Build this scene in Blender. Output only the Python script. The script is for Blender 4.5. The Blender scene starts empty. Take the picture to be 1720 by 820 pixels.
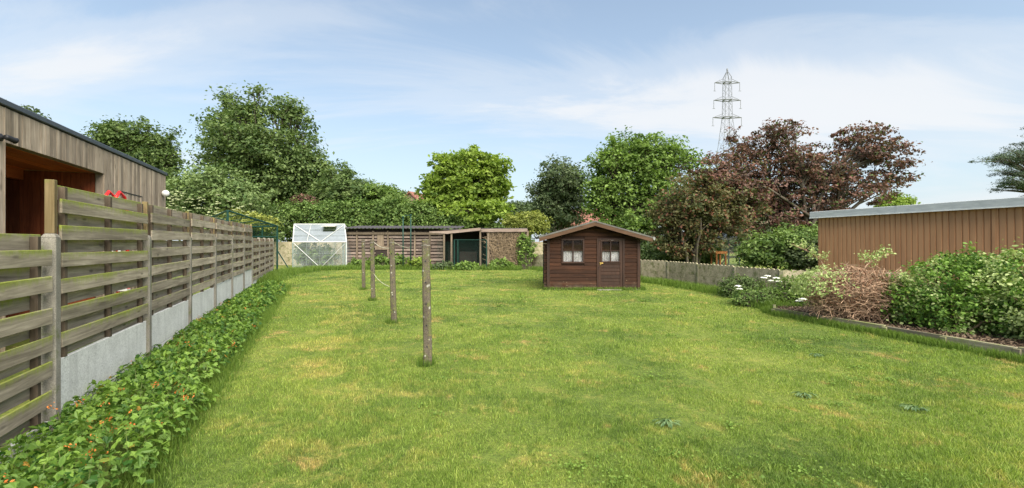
import bpy, math, random
import numpy as np
from mathutils import Vector, Matrix
R = math.radians
random.seed(5); rng = np.random.default_rng(5)
S = bpy.context.scene
COL = S.collection
F = 764.0; HOR = 408.0; EYE = 1.6
# ---------------------------------------------------------------- camera
cam = bpy.data.cameras.new('camera'); camo = bpy.data.objects.new('camera', cam); COL.objects.link(camo)
cam.sensor_width = 36; cam.lens = F / 1720 * 36; cam.clip_end = 3000; cam.clip_start = .05
camo.location = (0, 0, EYE); camo.rotation_euler = (R(90), 0, 0); cam.shift_y = -(410 - HOR) / 1720
S.camera = camo
# ---------------------------------------------------------------- world, sun, exposure
SUN_EL, SUN_AZ = 48, 154          # azimuth clockwise from +Y: veiled sun behind and right of the camera
w = bpy.data.worlds.new('World'); S.world = w; w.use_nodes = True
nt = w.node_tree; nt.nodes.clear()
def nn(nt, t, **k):
    n = nt.nodes.new(t)
    for a, b in k.items():
        if a == 'ins':
            for i, v in b.items(): n.inputs[i].default_value = v
        else: setattr(n, a, b)
    return n
def lk(nt, a, b): nt.links.new(a, b)
def math_(nt, op, a, b=None, c=None, clamp=False):
    n = nt.nodes.new('ShaderNodeMath'); n.operation = op; n.use_clamp = clamp
    for i, v in enumerate((a, b, c)):
        if v is None: continue
        if isinstance(v, (int, float)): n.inputs[i].default_value = v
        else: nt.links.new(v, n.inputs[i])
    return n.outputs[0]
def ramp(nt, fac, stops, interp='LINEAR'):
    n = nt.nodes.new('ShaderNodeValToRGB'); n.color_ramp.interpolation = interp
    e = n.color_ramp.elements
    while len(e) < len(stops): e.new(.5)
    for el, (p, c) in zip(e, stops):
        el.position = p
        if isinstance(c, (int, float)): c = (c, c, c)
        el.color = (*c, 1)
    nt.links.new(fac, n.inputs[0]); return n.outputs[0]
def mixc(nt, fac, a, b, typ='MIX'):
    n = nt.nodes.new('ShaderNodeMix'); n.data_type = 'RGBA'; n.blend_type = typ
    for s, v in (('Factor', fac), ('A', a), ('B', b)):
        i = [x for x in n.inputs if x.name == s and (x.type == ('VALUE' if s == 'Factor' else 'RGBA'))][0]
        if isinstance(v, (int, float)): i.default_value = v if s == 'Factor' else (v, v, v, 1)
        elif isinstance(v, tuple): i.default_value = (*v, 1)
        else: nt.links.new(v, i)
    return [x for x in n.outputs if x.type == 'RGBA'][0]
def noise(nt, vec, scale, detail=4, rough=.55, dist=0, dim='3D'):
    n = nt.nodes.new('ShaderNodeTexNoise'); n.noise_dimensions = dim
    n.inputs['Scale'].default_value = scale; n.inputs['Detail'].default_value = detail
    n.inputs['Roughness'].default_value = rough; n.inputs['Distortion'].default_value = dist
    if vec is not None: nt.links.new(vec, n.inputs['Vector'])
    return n.outputs[0]
def mapping(nt, vec, scale=(1, 1, 1), loc=(0, 0, 0), rot=(0, 0, 0)):
    n = nt.nodes.new('ShaderNodeMapping'); n.inputs['Scale'].default_value = scale
    n.inputs['Location'].default_value = loc; n.inputs['Rotation'].default_value = rot
    nt.links.new(vec, n.inputs[0]); return n.outputs[0]

sky = nn(nt, 'ShaderNodeTexSky', sky_type='NISHITA', sun_disc=False, sun_elevation=R(SUN_EL), sun_rotation=R(SUN_AZ),
         air_density=1.0, dust_density=1.4, ozone_density=2.2)
tc = nn(nt, 'ShaderNodeTexCoord'); sp = nn(nt, 'ShaderNodeSeparateXYZ'); lk(nt, tc.outputs['Generated'], sp.inputs[0])
zz = math_(nt, 'ADD', math_(nt, 'MAXIMUM', sp.outputs[2], 0), .16)
cb = nn(nt, 'ShaderNodeCombineXYZ'); lk(nt, math_(nt, 'DIVIDE', sp.outputs[0], zz), cb.inputs[0]); lk(nt, math_(nt, 'DIVIDE', sp.outputs[1], zz), cb.inputs[1])
pv = cb.outputs[0]
m1 = noise(nt, mapping(nt, pv, (.34, .85, 1), (3.1, 1.9, 0), (0, 0, R(10))), 1.5, 8, .62, .7)
m2 = noise(nt, mapping(nt, pv, (.2, .28, 1), (7.3, 4.4, 0), (0, 0, R(-20))), 1.1, 3, .5, .2)
yy_ = math_(nt, 'MAXIMUM', sp.outputs[1], .08)
U = math_(nt, 'DIVIDE', sp.outputs[0], yy_); Vv = math_(nt, 'DIVIDE', sp.outputs[2], yy_)
def bank(u0, v0, su, sv, k, amp):      # a bank of thin cloud in a given direction of the sky
    du = math_(nt, 'SUBTRACT', U, u0); dv = math_(nt, 'SUBTRACT', math_(nt, 'SUBTRACT', Vv, v0), math_(nt, 'MULTIPLY', du, k))
    q = math_(nt, 'ADD', math_(nt, 'POWER', math_(nt, 'ABSOLUTE', math_(nt, 'DIVIDE', du, su)), 2), math_(nt, 'POWER', math_(nt, 'ABSOLUTE', math_(nt, 'DIVIDE', dv, sv)), 2))
    return math_(nt, 'MULTIPLY', math_(nt, 'POWER', 2.718, math_(nt, 'MULTIPLY', q, -1)), amp)
cl = math_(nt, 'ADD', math_(nt, 'MULTIPLY', m1, .72), math_(nt, 'MULTIPLY', m2, .28))
for a in ((.42, .31, .50, .10, -.03, .25), (.95, .37, .45, .13, .05, .17), (-.92, .40, .36, .07, .22, .19), (1.0, .20, .5, .03, 0, .10), (-.35, .50, .5, .04, .03, .05)): cl = math_(nt, 'ADD', cl, bank(*a))
cl = ramp(nt, cl, [(.50, 0), (.62, .35), (.76, .95), (.85, 1)], 'EASE')
veil = ramp(nt, sp.outputs[2], [(0, .9), (.12, .6), (.30, .38), (.5, .25), (.8, .12)])
base = mixc(nt, veil, mixc(nt, 1.0, sky.outputs[0], (.68, .705, .655), 'MULTIPLY'), (2.36, 2.62, 2.88))
skc = mixc(nt, math_(nt, 'MULTIPLY', cl, .9), base, (2.88, 2.94, 3.02))
bg = nn(nt, 'ShaderNodeBackground'); bg.inputs[1].default_value = .10; lk(nt, skc, bg.inputs[0])
wo = nn(nt, 'ShaderNodeOutputWorld'); lk(nt, bg.outputs[0], wo.inputs[0])
sl = bpy.data.lights.new('sun', 'SUN'); sl.energy = 3.2; sl.angle = R(70); sl.color = (1, .93, .80)
so = bpy.data.objects.new('sun', sl); COL.objects.link(so)
sd = Vector((math.sin(R(SUN_AZ)) * math.cos(R(SUN_EL)), math.cos(R(SUN_AZ)) * math.cos(R(SUN_EL)), math.sin(R(SUN_EL))))
so.rotation_euler = sd.to_track_quat('Z', 'Y').to_euler(); so.location = (0, -5, 20)
vs = S.view_settings; vs.view_transform = 'Standard'; vs.look = 'None'; vs.gamma = 1; vs.exposure = 1.68; vs.use_curve_mapping = False
S.render.engine = 'CYCLES'
S.cycles.max_bounces = 6; S.cycles.diffuse_bounces = 3; S.cycles.transparent_max_bounces = 24; S.cycles.transmission_bounces = 4

# ---------------------------------------------------------------- geometry helpers
def gz(y): return .01 * min(max(y - 2, 0), 25)
def gznp(y): return .01 * np.clip(y - 2, 0, 25)
def P(px, py, Y): return Vector(((px - 860) * Y / F, Y, EYE - (py - HOR) * Y / F))
def GX(px, Y): return (px - 860) * Y / F
def mesh_np(name, V, faces_n, loops, mat, attrs=None, smooth=False):
    """V (n,3); faces_n list/array of loop totals; loops flat index array"""
    me = bpy.data.meshes.new(name)
    me.vertices.add(len(V)); me.vertices.foreach_set('co', np.asarray(V, dtype=np.float32).ravel())
    loops = np.asarray(loops, dtype=np.int32); tot = np.asarray(faces_n, dtype=np.int32)
    me.loops.add(len(loops)); me.loops.foreach_set('vertex_index', loops)
    st = np.zeros(len(tot), dtype=np.int32); st[1:] = np.cumsum(tot)[:-1]
    me.polygons.add(len(tot)); me.polygons.foreach_set('loop_start', st); me.polygons.foreach_set('loop_total', tot)
    me.update(calc_edges=True)
    for k, a in (attrs or {}).items():
        a = np.asarray(a, dtype=np.float32)
        if a.ndim == 1: at = me.attributes.new(k, 'FLOAT', 'POINT'); at.data.foreach_set('value', a)
        else: at = me.attributes.new(k, 'FLOAT_VECTOR', 'POINT'); at.data.foreach_set('vector', a.ravel())
    me.polygons.foreach_set('use_smooth', np.full(len(tot), bool(smooth)))
    if mat: me.materials.append(mat)
    return me
def link(name, me, parent=None):
    o = bpy.data.objects.new(name, me); COL.objects.link(o)
    if parent: o.parent = parent
    return o
def tag(o, label=None, cat=None, group=None, kind=None):
    if label: o['label'] = label
    if cat: o['category'] = cat
    if group: o['group'] = group
    if kind: o['kind'] = kind
    return o
def empty(name, loc, label, cat, group=None):
    o = bpy.data.objects.new(name, None); COL.objects.link(o); o.location = loc; o.empty_display_size = .2
    return tag(o, label, cat, group)
class MB:
    def __init__(s): s.V = []; s.F = []; s.G = []; s.T = []; s.R = []
    def add(s, vs, fs, gs=None, ts=None, r=None):
        n = len(s.V); r = random.random() if r is None else r
        s.V += [tuple(v) for v in vs]; s.F += [tuple(i + n for i in f) for f in fs]
        off = Vector((random.random() * 50, random.random() * 50, random.random() * 50))
        s.G += [tuple(Vector(g) + off) for g in (gs if gs else vs)]
        s.T += ts if ts else [0.5] * len(vs); s.R += [r] * len(vs); s.P = getattr(s, 'P', []) + [(n, len(s.V), len(s.F) - len(fs), len(s.F))]
    def box(s, fr, a, b, c, r=None, warp=0):
        O, A, B, C = fr
        vs = []; gs = []; ts = []
        for (i, j, k) in ((0,0,0),(1,0,0),(1,1,0),(0,1,0),(0,0,1),(1,0,1),(1,1,1),(0,1,1)):
            q = (a[i], b[j], c[k]); vs.append(O + A*(q[0] + random.uniform(-warp, warp)) + B*(q[1] + random.uniform(-warp, warp)) + C*(q[2] + random.uniform(-warp, warp)))
            gs.append(q); ts.append(float(k))
        s.add(vs, [(0,3,2,1),(4,5,6,7),(0,1,5,4),(1,2,6,5),(2,3,7,6),(3,0,4,7)], gs, ts, r)
        return s
    def tube(s, pts, rad, n=6, cap=True, r=None):
        pts = [Vector(p) for p in pts]
        if isinstance(rad, (int, float)): rad = [rad] * len(pts)
        vs = []; gs = []; L = 0; ts = []; up = None
        for i, p in enumerate(pts):
            d = (pts[min(i+1, len(pts)-1)] - pts[max(i-1, 0)]).normalized()
            if up is None: up = Vector((1, 0, 0)) if abs(d.x) < .8 else Vector((0, 1, 0))
            u = (up - d * up.dot(d)).normalized(); v = d.cross(u); up = u
            if i: L += (p - pts[i-1]).length
            for k in range(n):
                a = 2 * math.pi * k / n; vs.append(p + (u * math.cos(a) + v * math.sin(a)) * rad[i])
                gs.append((L, rad[i] * math.cos(a), rad[i] * math.sin(a))); ts.append(i / max(1, len(pts)-1))
        fs = []
        for i in range(len(pts)-1):
            for k in range(n):
                a = i*n+k; b = i*n+(k+1) % n; fs.append((a, b, b+n, a+n))
        if cap: fs += [tuple(range(n-1, -1, -1)), tuple(range((len(pts)-1)*n, len(pts)*n))]
        s.add(vs, fs, gs, ts, r); return s
    def prism(s, poly, fr, b0, b1, r=None):     # poly in (A, C) plane, extruded along B
        O, A, B, C = fr; n = len(poly)
        vs = [O + A*x + C*z + B*b0 for x, z in poly] + [O + A*x + C*z + B*b1 for x, z in poly]
        gs = [(x, b0, z) for x, z in poly] + [(x, b1, z) for x, z in poly]
        fs = [tuple(range(n)), tuple(range(2*n-1, n-1, -1))] + [(i+n, (i+1) % n+n, (i+1) % n, i) for i in range(n)]
        s.add(vs, fs, gs, None, r); return s
    def quad(s, ps, gs=None, r=None):
        s.add(ps, [tuple(range(len(ps)))], gs, None, r); return s
    def each(s, name, mat, parent=None, part=None, **k):      # every piece a part of its own
        out = []
        for (v0, v1, f0, f1) in s.P:
            m2 = MB(); m2.V = s.V[v0:v1]; m2.F = [tuple(i - v0 for i in f) for f in s.F[f0:f1]]; m2.G = s.G[v0:v1]; m2.T = s.T[v0:v1]; m2.R = s.R[v0:v1]
            o = m2.build(name, mat, parent, **k)
            if part: o.parent = part
            out.append(o)
        return out
    def build(s, name, mat, parent=None, smooth=False, bevel=0, label=None):
        org = parent.location if parent is not None and parent.parent is None and parent.type == 'EMPTY' else (parent['_o'] if parent is not None and '_o' in parent else Vector((0, 0, 0)))
        V = np.array(s.V, dtype=np.float32) - np.array(org, dtype=np.float32)
        me = mesh_np(name, V, [len(f) for f in s.F], [i for f in s.F for i in f], mat,
                     {'gc': np.array(s.G), 'tt': np.array(s.T), 'rr': np.array(s.R)}, smooth)
        o = link(name, me, parent)
        if bevel:
            m = o.modifiers.new('bevel', 'BEVEL'); m.width = bevel; m.segments = 1; m.limit_method = 'ANGLE'
        if label: o['label'] = label
        return o
def sub(mb, name, mat, part, thing, **k):      # sub-part under a part whose own thing is `thing`
    o = mb.build(name, mat, thing, **k); o.parent = part; return o
WF = (Vector((0, 0, 0)), Vector((1, 0, 0)), Vector((0, 1, 0)), Vector((0, 0, 1)))
def frame(x, y, z, ang):
    c, s_ = math.cos(ang), math.sin(ang)
    return (Vector((x, y, z)), Vector((c, s_, 0)), Vector((-s_, c, 0)), Vector((0, 0, 1)))
def fdir(p, q, z=0):     # A along p->q, B = left normal
    p = Vector((p[0], p[1], z)); d = (Vector((q[0], q[1], z)) - p); L = d.length; d.normalize()
    return (p, d, Vector((-d.y, d.x, 0)), Vector((0, 0, 1))), L

# ---------------------------------------------------------------- materials
def newmat(name):
    m = bpy.data.materials.new(name); m.use_nodes = True; nt = m.node_tree; nt.nodes.clear()
    b = nt.nodes.new('ShaderNodeBsdfPrincipled'); o = nt.nodes.new('ShaderNodeOutputMaterial'); lk(nt, b.outputs[0], o.inputs[0])
    b.inputs['Specular IOR Level'].default_value = .3
    return m, nt, b, o
def attr(nt, name, out='Vector'):
    n = nt.nodes.new('ShaderNodeAttribute'); n.attribute_name = name; return n.outputs[out]
def bump(nt, b, h, dist=.01, strength=.6):
    n = nt.nodes.new('ShaderNodeBump'); n.inputs['Distance'].default_value = dist; n.inputs['Strength'].default_value = strength
    lk(nt, h, n.inputs['Height']); lk(nt, n.outputs[0], b.inputs['Normal'])
def M_plain(name, col, rough=.6, metal=0, var=.15, scale=8):
    m, nt, b, o = newmat(name); t = nn(nt, 'ShaderNodeTexCoord')
    n = noise(nt, t.outputs['Object'], scale, 4)
    lo = tuple(c*(1-var) for c in col); hi = tuple(min(1, c*(1+var)) for c in col)
    lk(nt, ramp(nt, n, [(.3, lo), (.7, hi)]), b.inputs['Base Color'])
    b.inputs['Roughness'].default_value = rough; b.inputs['Metallic'].default_value = metal
    return m
def M_wood(name, dark, light, moss=0, moss_col=(.13, .17, .02), grain=26, boardvar=.35, streak=0, rough=.85, knots=True, along=0, flecks=False):
    """grain runs along axis `along` of the piece"""
    m, nt, b, o = newmat(name); g = attr(nt, 'gc'); t = attr(nt, 'tt', 'Fac'); r = attr(nt, 'rr', 'Fac')
    sc = [grain, grain, grain]; sc[along] = 1.4
    n1 = noise(nt, mapping(nt, g, tuple(sc)), 1.0, 6, .65, .6)
    n2 = noise(nt, g, 2.2, 3)
    f = math_(nt, 'ADD', math_(nt, 'MULTIPLY', n1, .7), math_(nt, 'MULTIPLY', n2, .3))
    c = ramp(nt, f, [(.33, dark), (.52, tuple((a+b_)/2 for a, b_ in zip(dark, light))), (.68, light)])
    c = mixc(nt, 1.0, c, ramp(nt, r, [(0, 1-boardvar), (1, 1.0+boardvar*.45)]), 'MULTIPLY')
    if knots:
        sk = [9, 9, 9]; sk[along] = 2.6
        v = nn(nt, 'ShaderNodeTexVoronoi'); v.inputs['Scale'].default_value = 1.0; lk(nt, mapping(nt, g, tuple(sk)), v.inputs['Vector'])
        kn = ramp(nt, v.outputs[0], [(.07, 1), (.16, 0)])
        c = mixc(nt, math_(nt, 'MULTIPLY', kn, .65), c, tuple(a*.35 for a in dark))
    if moss:
        mn = noise(nt, mapping(nt, g, (1.7, 5, 5)), 1.0, 7, .72)
        mn2 = noise(nt, mapping(nt, g, (24, 9, 6)), 1.0, 4, .7)
        mv = math_(nt, 'ADD', math_(nt, 'ADD', math_(nt, 'MULTIPLY', mn, .55), math_(nt, 'MULTIPLY', mn2, .35)), math_(nt, 'MULTIPLY', math_(nt, 'POWER', t, 1.6), .30))
        mm = ramp(nt, math_(nt, 'ADD', mv, moss - .5), [(.60, 0), (.80, .85)])
        mc = mixc(nt, noise(nt, g, 30, 3), tuple(a*.6 for a in moss_col), tuple(a*1.5 for a in moss_col))
        c = mixc(nt, mm, c, mc)
    if flecks:
        t2 = nn(nt, 'ShaderNodeTexCoord').outputs['Object']; v3 = nn(nt, 'ShaderNodeTexVoronoi'); v3.inputs['Scale'].default_value = 9; lk(nt, mixc(nt, .08, t2, noise(nt, t2, 12), 'ADD'), v3.inputs['Vector'])
        sp3 = nn(nt, 'ShaderNodeSeparateXYZ'); lk(nt, t2, sp3.inputs[0]); low_ = ramp(nt, sp3.outputs[2], [(.0, 1), (.55, .25), (1, .1)])
        c = mixc(nt, math_(nt, 'MULTIPLY', ramp(nt, v3.outputs[0], [(.10, 1), (.17, 0)]), math_(nt, 'MULTIPLY', low_, ramp(nt, noise(nt, t2, 2.2, 3), [(.45, 0), (.6, 1)]))), c, (.26, .21, .13))
        c = mixc(nt, math_(nt, 'MULTIPLY', ramp(nt, sp3.outputs[2], [(.0, 1), (.30, 0)]), ramp(nt, noise(nt, t2, 5, 5, .7), [(.35, 0), (.7, .7)])), c, (.15, .12, .085))
    lk(nt, c, b.inputs['Base Color']); b.inputs['Roughness'].default_value = rough
    bump(nt, b, n1, .004, .7)
    return m
def M_concrete(name, dark, light, grit=90, gritamt=.35, moss=0, rough=.9, lichen=0):
    m, nt, b, o = newmat(name); g = attr(nt, 'gc')
    n1 = noise(nt, g, 3.5, 5, .6); n2 = noise(nt, g, grit, 2, .7)
    v = nn(nt, 'ShaderNodeTexVoronoi'); v.inputs['Scale'].default_value = grit*.6; lk(nt, g, v.inputs['Vector'])
    f = math_(nt, 'ADD', math_(nt, 'MULTIPLY', n1, 1-gritamt), math_(nt, 'MULTIPLY', n2, gritamt))
    c = ramp(nt, f, [(.33, dark), (.66, light)])
    pit = ramp(nt, v.outputs[0], [(.12, 1), (.25, 0)])
    c = mixc(nt, math_(nt, 'MULTIPLY', pit, gritamt), c, tuple(a*.5 for a in dark))
    st = noise(nt, mapping(nt, g, (9, 9, .8)), 1, 4, .6)
    c = mixc(nt, ramp(nt, st, [(.5, 0), (.75, .45)]), c, tuple(a*.7 for a in dark))
    if moss:
        mm = ramp(nt, noise(nt, g, 6, 5, .7), [(.62-moss*.3, 0), (.72-moss*.2, .8)])
        c = mixc(nt, mm, c, (.10, .12, .03))
    if lichen:
        v2 = nn(nt, 'ShaderNodeTexVoronoi'); v2.inputs['Scale'].default_value = 11; lk(nt, mixc(nt, .06, g, noise(nt, g, 14), 'ADD'), v2.inputs['Vector'])
        c = mixc(nt, ramp(nt, v2.outputs[0], [(.12, .8), (.20, 0)]), c, (.36, .36, .31))
        c = mixc(nt, ramp(nt, noise(nt, g, 26, 4, .7), [(.6, 0), (.66, .8)]), c, (.22, .19, .05))
    lk(nt, c, b.inputs['Base Color']); b.inputs['Roughness'].default_value = rough
    bump(nt, b, f, .006, .8)
    return m
def M_leaf(name, a, b_, trans=.35, rough=.55, warm=None, spec=.25):
    """a,b_: darker / lighter leaf colours; varied per leaf (rr) and per clump (tt)"""
    m, nt, b, o = newmat(name); r = attr(nt, 'rr', 'Fac'); t = attr(nt, 'tt', 'Fac')
    f = math_(nt, 'ADD', math_(nt, 'MULTIPLY', r, .5), math_(nt, 'MULTIPLY', t, .5))
    c = ramp(nt, f, [(.15, a), (.85, b_)])
    if warm: c = mixc(nt, ramp(nt, r, [(warm[1], 0), (min(1, warm[1]+.04), .9)]), c, warm[0])
    lk(nt, c, b.inputs['Base Color']); b.inputs['Roughness'].default_value = rough; b.inputs['Specular IOR Level'].default_value = spec
    tr = nn(nt, 'ShaderNodeBsdfTranslucent'); lk(nt, mixc(nt, 1.0, c, (1.25, 1.35, .75), 'MULTIPLY'), tr.inputs[0])
    mx = nn(nt, 'ShaderNodeMixShader'); mx.inputs[0].default_value = trans
    lk(nt, b.outputs[0], mx.inputs[1]); lk(nt, tr.outputs[0], mx.inputs[2]); lk(nt, mx.outputs[0], o.inputs[0])
    return m
def M_wire(name, col, pitch=.05, wid=.12, diamond=True):
    """wire netting: real wires laid procedurally on the sheet, open between them"""
    m, nt, b, o = newmat(name); g = attr(nt, 'gc'); sp = nn(nt, 'ShaderNodeSeparateXYZ'); lk(nt, g, sp.inputs[0])
    u, v = sp.outputs[0], sp.outputs[2]
    if diamond: u, v = math_(nt, 'ADD', u, v), math_(nt, 'SUBTRACT', u, v)
    def stripe(x): return math_(nt, 'LESS_THAN', math_(nt, 'FRACT', math_(nt, 'DIVIDE', x, pitch)), wid)
    f = math_(nt, 'MAXIMUM', stripe(u), stripe(v))
    b.inputs['Base Color'].default_value = (*col, 1); b.inputs['Roughness'].default_value = .5
    tr = nn(nt, 'ShaderNodeBsdfTransparent'); mx = nn(nt, 'ShaderNodeMixShader')
    lk(nt, f, mx.inputs[0]); lk(nt, tr.outputs[0], mx.inputs[1]); lk(nt, b.outputs[0], mx.inputs[2]); lk(nt, mx.outputs[0], o.inputs[0])
    return m
def M_pane(name, col, opacity, rough=.1):
    m, nt, b, o = newmat(name); b.inputs['Base Color'].default_value = (*col, 1); b.inputs['Roughness'].default_value = rough; b.inputs['Specular IOR Level'].default_value = .5
    t = nn(nt, 'ShaderNodeTexCoord'); n = noise(nt, t.outputs['Object'], 3, 4)
    tr = nn(nt, 'ShaderNodeBsdfTransparent'); mx = nn(nt, 'ShaderNodeMixShader')
    lk(nt, ramp(nt, n, [(.3, max(0, opacity-.1)), (.7, min(1, opacity+.1))]), mx.inputs[0]); lk(nt, tr.outputs[0], mx.inputs[1]); lk(nt, b.outputs[0], mx.inputs[2]); lk(nt, mx.outputs[0], o.inputs[0])
    return m
def lawn_color(nt, pos, blade=None):
    n1 = noise(nt, pos, .5, 5, .6, .3); n2 = noise(nt, pos, 2.4, 6, .72, .5); n3 = noise(nt, mapping(nt, pos, (.5, 1.3, 1)), 1.1, 4, .6)
    n4 = noise(nt, pos, 9, 4, .7, .3)
    f = math_(nt, 'ADD', math_(nt, 'MULTIPLY', n1, .65), math_(nt, 'MULTIPLY', n4, .35))
    c = ramp(nt, f, [(.36, (.088, .150, .026)), (.49, (.165, .238, .040)), (.635, (.260, .318, .062))])
    straw = math_(nt, 'ADD', math_(nt, 'ADD', math_(nt, 'MULTIPLY', n2, .5), math_(nt, 'MULTIPLY', n3, .3)), math_(nt, 'MULTIPLY', n4, .2))
    sp_ = nt.nodes.new('ShaderNodeSeparateXYZ'); nt.links.new(pos, sp_.inputs[0])      # worn strip alongside the washing posts
    wear = math_(nt, 'ABSOLUTE', math_(nt, 'ADD', math_(nt, 'ADD', sp_.outputs[0], math_(nt, 'MULTIPLY', sp_.outputs[1], .36)), .18))
    wear = ramp(nt, math_(nt, 'DIVIDE', wear, 1.0), [(.15, .055), (.75, 0)])
    straw = math_(nt, 'ADD', straw, wear)
    sm = ramp(nt, straw, [(.525, 0), (.635, .75)])
    c = mixc(nt, sm, c, (.40, .36, .10))
    bare = ramp(nt, noise(nt, pos, 1.1, 6, .75, .2), [(.58, 0), (.65, .8)])
    c = mixc(nt, math_(nt, 'MULTIPLY', bare, ramp(nt, n4, [(.35, .3), (.6, 1)])), c, (.48, .34, .13))
    return c

MAT = {}
MAT['concrete_post'] = M_concrete('concrete_post_mat', (.12, .11, .09), (.29, .27, .23), 120, .5, .25)
MAT['concrete_plate'] = M_concrete('concrete_plate_mat', (.44, .44, .42), (.70, .70, .67), 60, .6)
MAT['washpost'] = M_concrete('mossy_concrete_post_mat', (.035, .028, .018), (.16, .135, .10), 85, .75, .4, lichen=1)
MAT['fence_wood_mossy'] = M_wood('mossy_fence_wood', (.13, .105, .075), (.46, .395, .30), moss=.53, moss_col=(.20, .235, .025), boardvar=.25)
MAT['fence_wood'] = M_wood('weathered_fence_wood', (.16, .13, .095), (.48, .41, .32), moss=.43, moss_col=(.17, .20, .03), boardvar=.3)
MAT['batten'] = M_wood('fence_batten_wood', (.06, .042, .028), (.15, .115, .08), along=2, knots=False)
MAT['post_wood'] = M_wood('fence_post_wood', (.13, .09, .035), (.30, .225, .115), moss=.40, along=2)

# ---------------------------------------------------------------- ground and grass
gx = np.concatenate([[-900, -300, -100], np.linspace(-45, 45, 46), [100, 300, 900]])
gy = np.concatenate([[-300, -60, -15], np.linspace(-8, 42, 51), [80, 200, 500, 1400]])
X, Y = np.meshgrid(gx, gy, indexing='ij'); Z = gznp(Y)
V = np.stack([X.ravel(), Y.ravel(), Z.ravel()], 1); ny = len(gy)
i, j = np.meshgrid(np.arange(len(gx)-1), np.arange(ny-1), indexing='ij'); q = (i*ny + j).ravel()
loops = np.stack([q, q+ny, q+ny+1, q+1], 1).ravel()
m, nt, b, o = newmat('lawn_ground'); gpos = nn(nt, 'ShaderNodeNewGeometry').outputs['Position']
c = lawn_color(nt, gpos); fine = noise(nt, mapping(nt, gpos, (1, 1, 1)), 38, 4, .8)
c = mixc(nt, 1.0, c, ramp(nt, fine, [(.3, (.35, .34, .3)), (.7, (.95, .9, .85))]), 'MULTIPLY')
lk(nt, c, b.inputs['Base Color']); b.inputs['Roughness'].default_value = .95; bump(nt, b, fine, .03, .8)
tag(link('ground', mesh_np('ground', V, [4]*len(q), loops, m)), kind='structure')

FENCE_C = 2.27; FENCE_S = .419
def fence_x(y): return -FENCE_S*y - FENCE_C
def grass_keep(x, y):
    k = (x > fence_x(y) + .95) | (y > 15.2) & (x > fence_x(y)+.1)
    bed = (x > np.interp(y, [4, 6.07, 7.64, 9.7, 9.9], [7.5, 6.78, 6.30, 5.62, 5.62])) & (y < 9.75)
    shed = (x > 1.2) & (x < 4.0) & (y > 14.3) & (y < 16.4)
    return k & ~bed & ~shed & (y < 25.2)
def make_grass(name, N, ymin, ymax, hgt, wid, power, lean=.55, region=None, label=None, mat=None, yfun=None):
    u = rng.random(N)
    y = ymin * (ymax/ymin) ** (u ** power); x = (rng.random(N)*2-1) * (y*1.16+1.2)
    k = grass_keep(x, y) if region is None else region(x, y)
    x, y = x[k], y[k]; n = len(x)
    # patchy length
    tuft = np.sin(x*1.9+np.sin(y*1.3)*2)*np.sin(y*2.3+x) + .8*np.sin(x*7.1+3*np.sin(y*2.9))*np.sin(y*6.3+2*np.sin(x*3.3)) + .6*np.sin(x*17+2*np.sin(y*9))*np.sin(y*15+np.sin(x*11)*2)
    h = hgt * (.45 + .9*rng.random(n)) * np.clip(1 + .38*tuft, .3, 2.2); h[rng.random(n) < .02] *= 1.6
    ws = wid * np.maximum(1, y/4.5) * (.7+.6*rng.random(n))
    a = rng.random(n)*2*np.pi; la = rng.random(n)*2*np.pi; ll = h*lean*(.3+rng.random(n)*1.2)
    z = gznp(y) - .004
    dx, dy = np.cos(a)*ws/2, np.sin(a)*ws/2
    tx, ty = np.cos(la)*ll, np.sin(la)*ll
    V = np.empty((n, 5, 3))
    V[:, 0] = np.stack([x-dx, y-dy, z], 1); V[:, 1] = np.stack([x+dx, y+dy, z], 1)
    V[:, 2] = np.stack([x+dx*.8+tx*.35, y+dy*.8+ty*.35, z+h*.6], 1); V[:, 3] = np.stack([x-dx*.8+tx*.35, y-dy*.8+ty*.35, z+h*.6], 1)
    V[:, 4] = np.stack([x+tx, y+ty, z+h*.95], 1)
    b0 = (np.arange(n)*5)[:, None]
    loops = np.concatenate([b0, b0+1, b0+2, b0+3, b0+3, b0+2, b0+4], 1).ravel()
    tot = np.tile([4, 3], n)
    tt = np.tile([0, 0, .6, .6, 1], n); rr = np.repeat(rng.random(n), 5)
    return tag(link(name, mesh_np(name, V.reshape(-1, 3), tot, loops, mat, {'tt': tt, 'rr': rr})), label, 'grass', kind='stuff')
m, nt, b, o = newmat('grass_blade'); gpos = nn(nt, 'ShaderNodeNewGeometry').outputs['Position']
c = lawn_color(nt, gpos); r = attr(nt, 'rr', 'Fac')
c = mixc(nt, 1.0, c, ramp(nt, r, [(0, (.42, .50, .45)), (.7, (1.2, 1.2, 1.1)), (1, (2.1, 1.85, 2.6))]), 'MULTIPLY')
lk(nt, c, b.inputs['Base Color']); b.inputs['Roughness'].default_value = .6
tr = nn(nt, 'ShaderNodeBsdfTranslucent'); lk(nt, mixc(nt, 1.0, c, (1.3, 1.4, .7), 'MULTIPLY'), tr.inputs[0])
mx = nn(nt, 'ShaderNodeMixShader'); mx.inputs[0].default_value = .4
lk(nt, b.outputs[0], mx.inputs[1]); lk(nt, tr.outputs[0], mx.inputs[2]); lk(nt, mx.outputs[0], o.inputs[0])
MAT['grass'] = m
make_grass('grass', 950000, 2.2, 26, .031, .0034, 1.0, mat=MAT['grass'], label='short patchy lawn grass covering the whole garden')
MAT['tallgrass'] = M_leaf('tall_grass_blade', (.07, .13, .02), (.16, .24, .04), .4)

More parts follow.
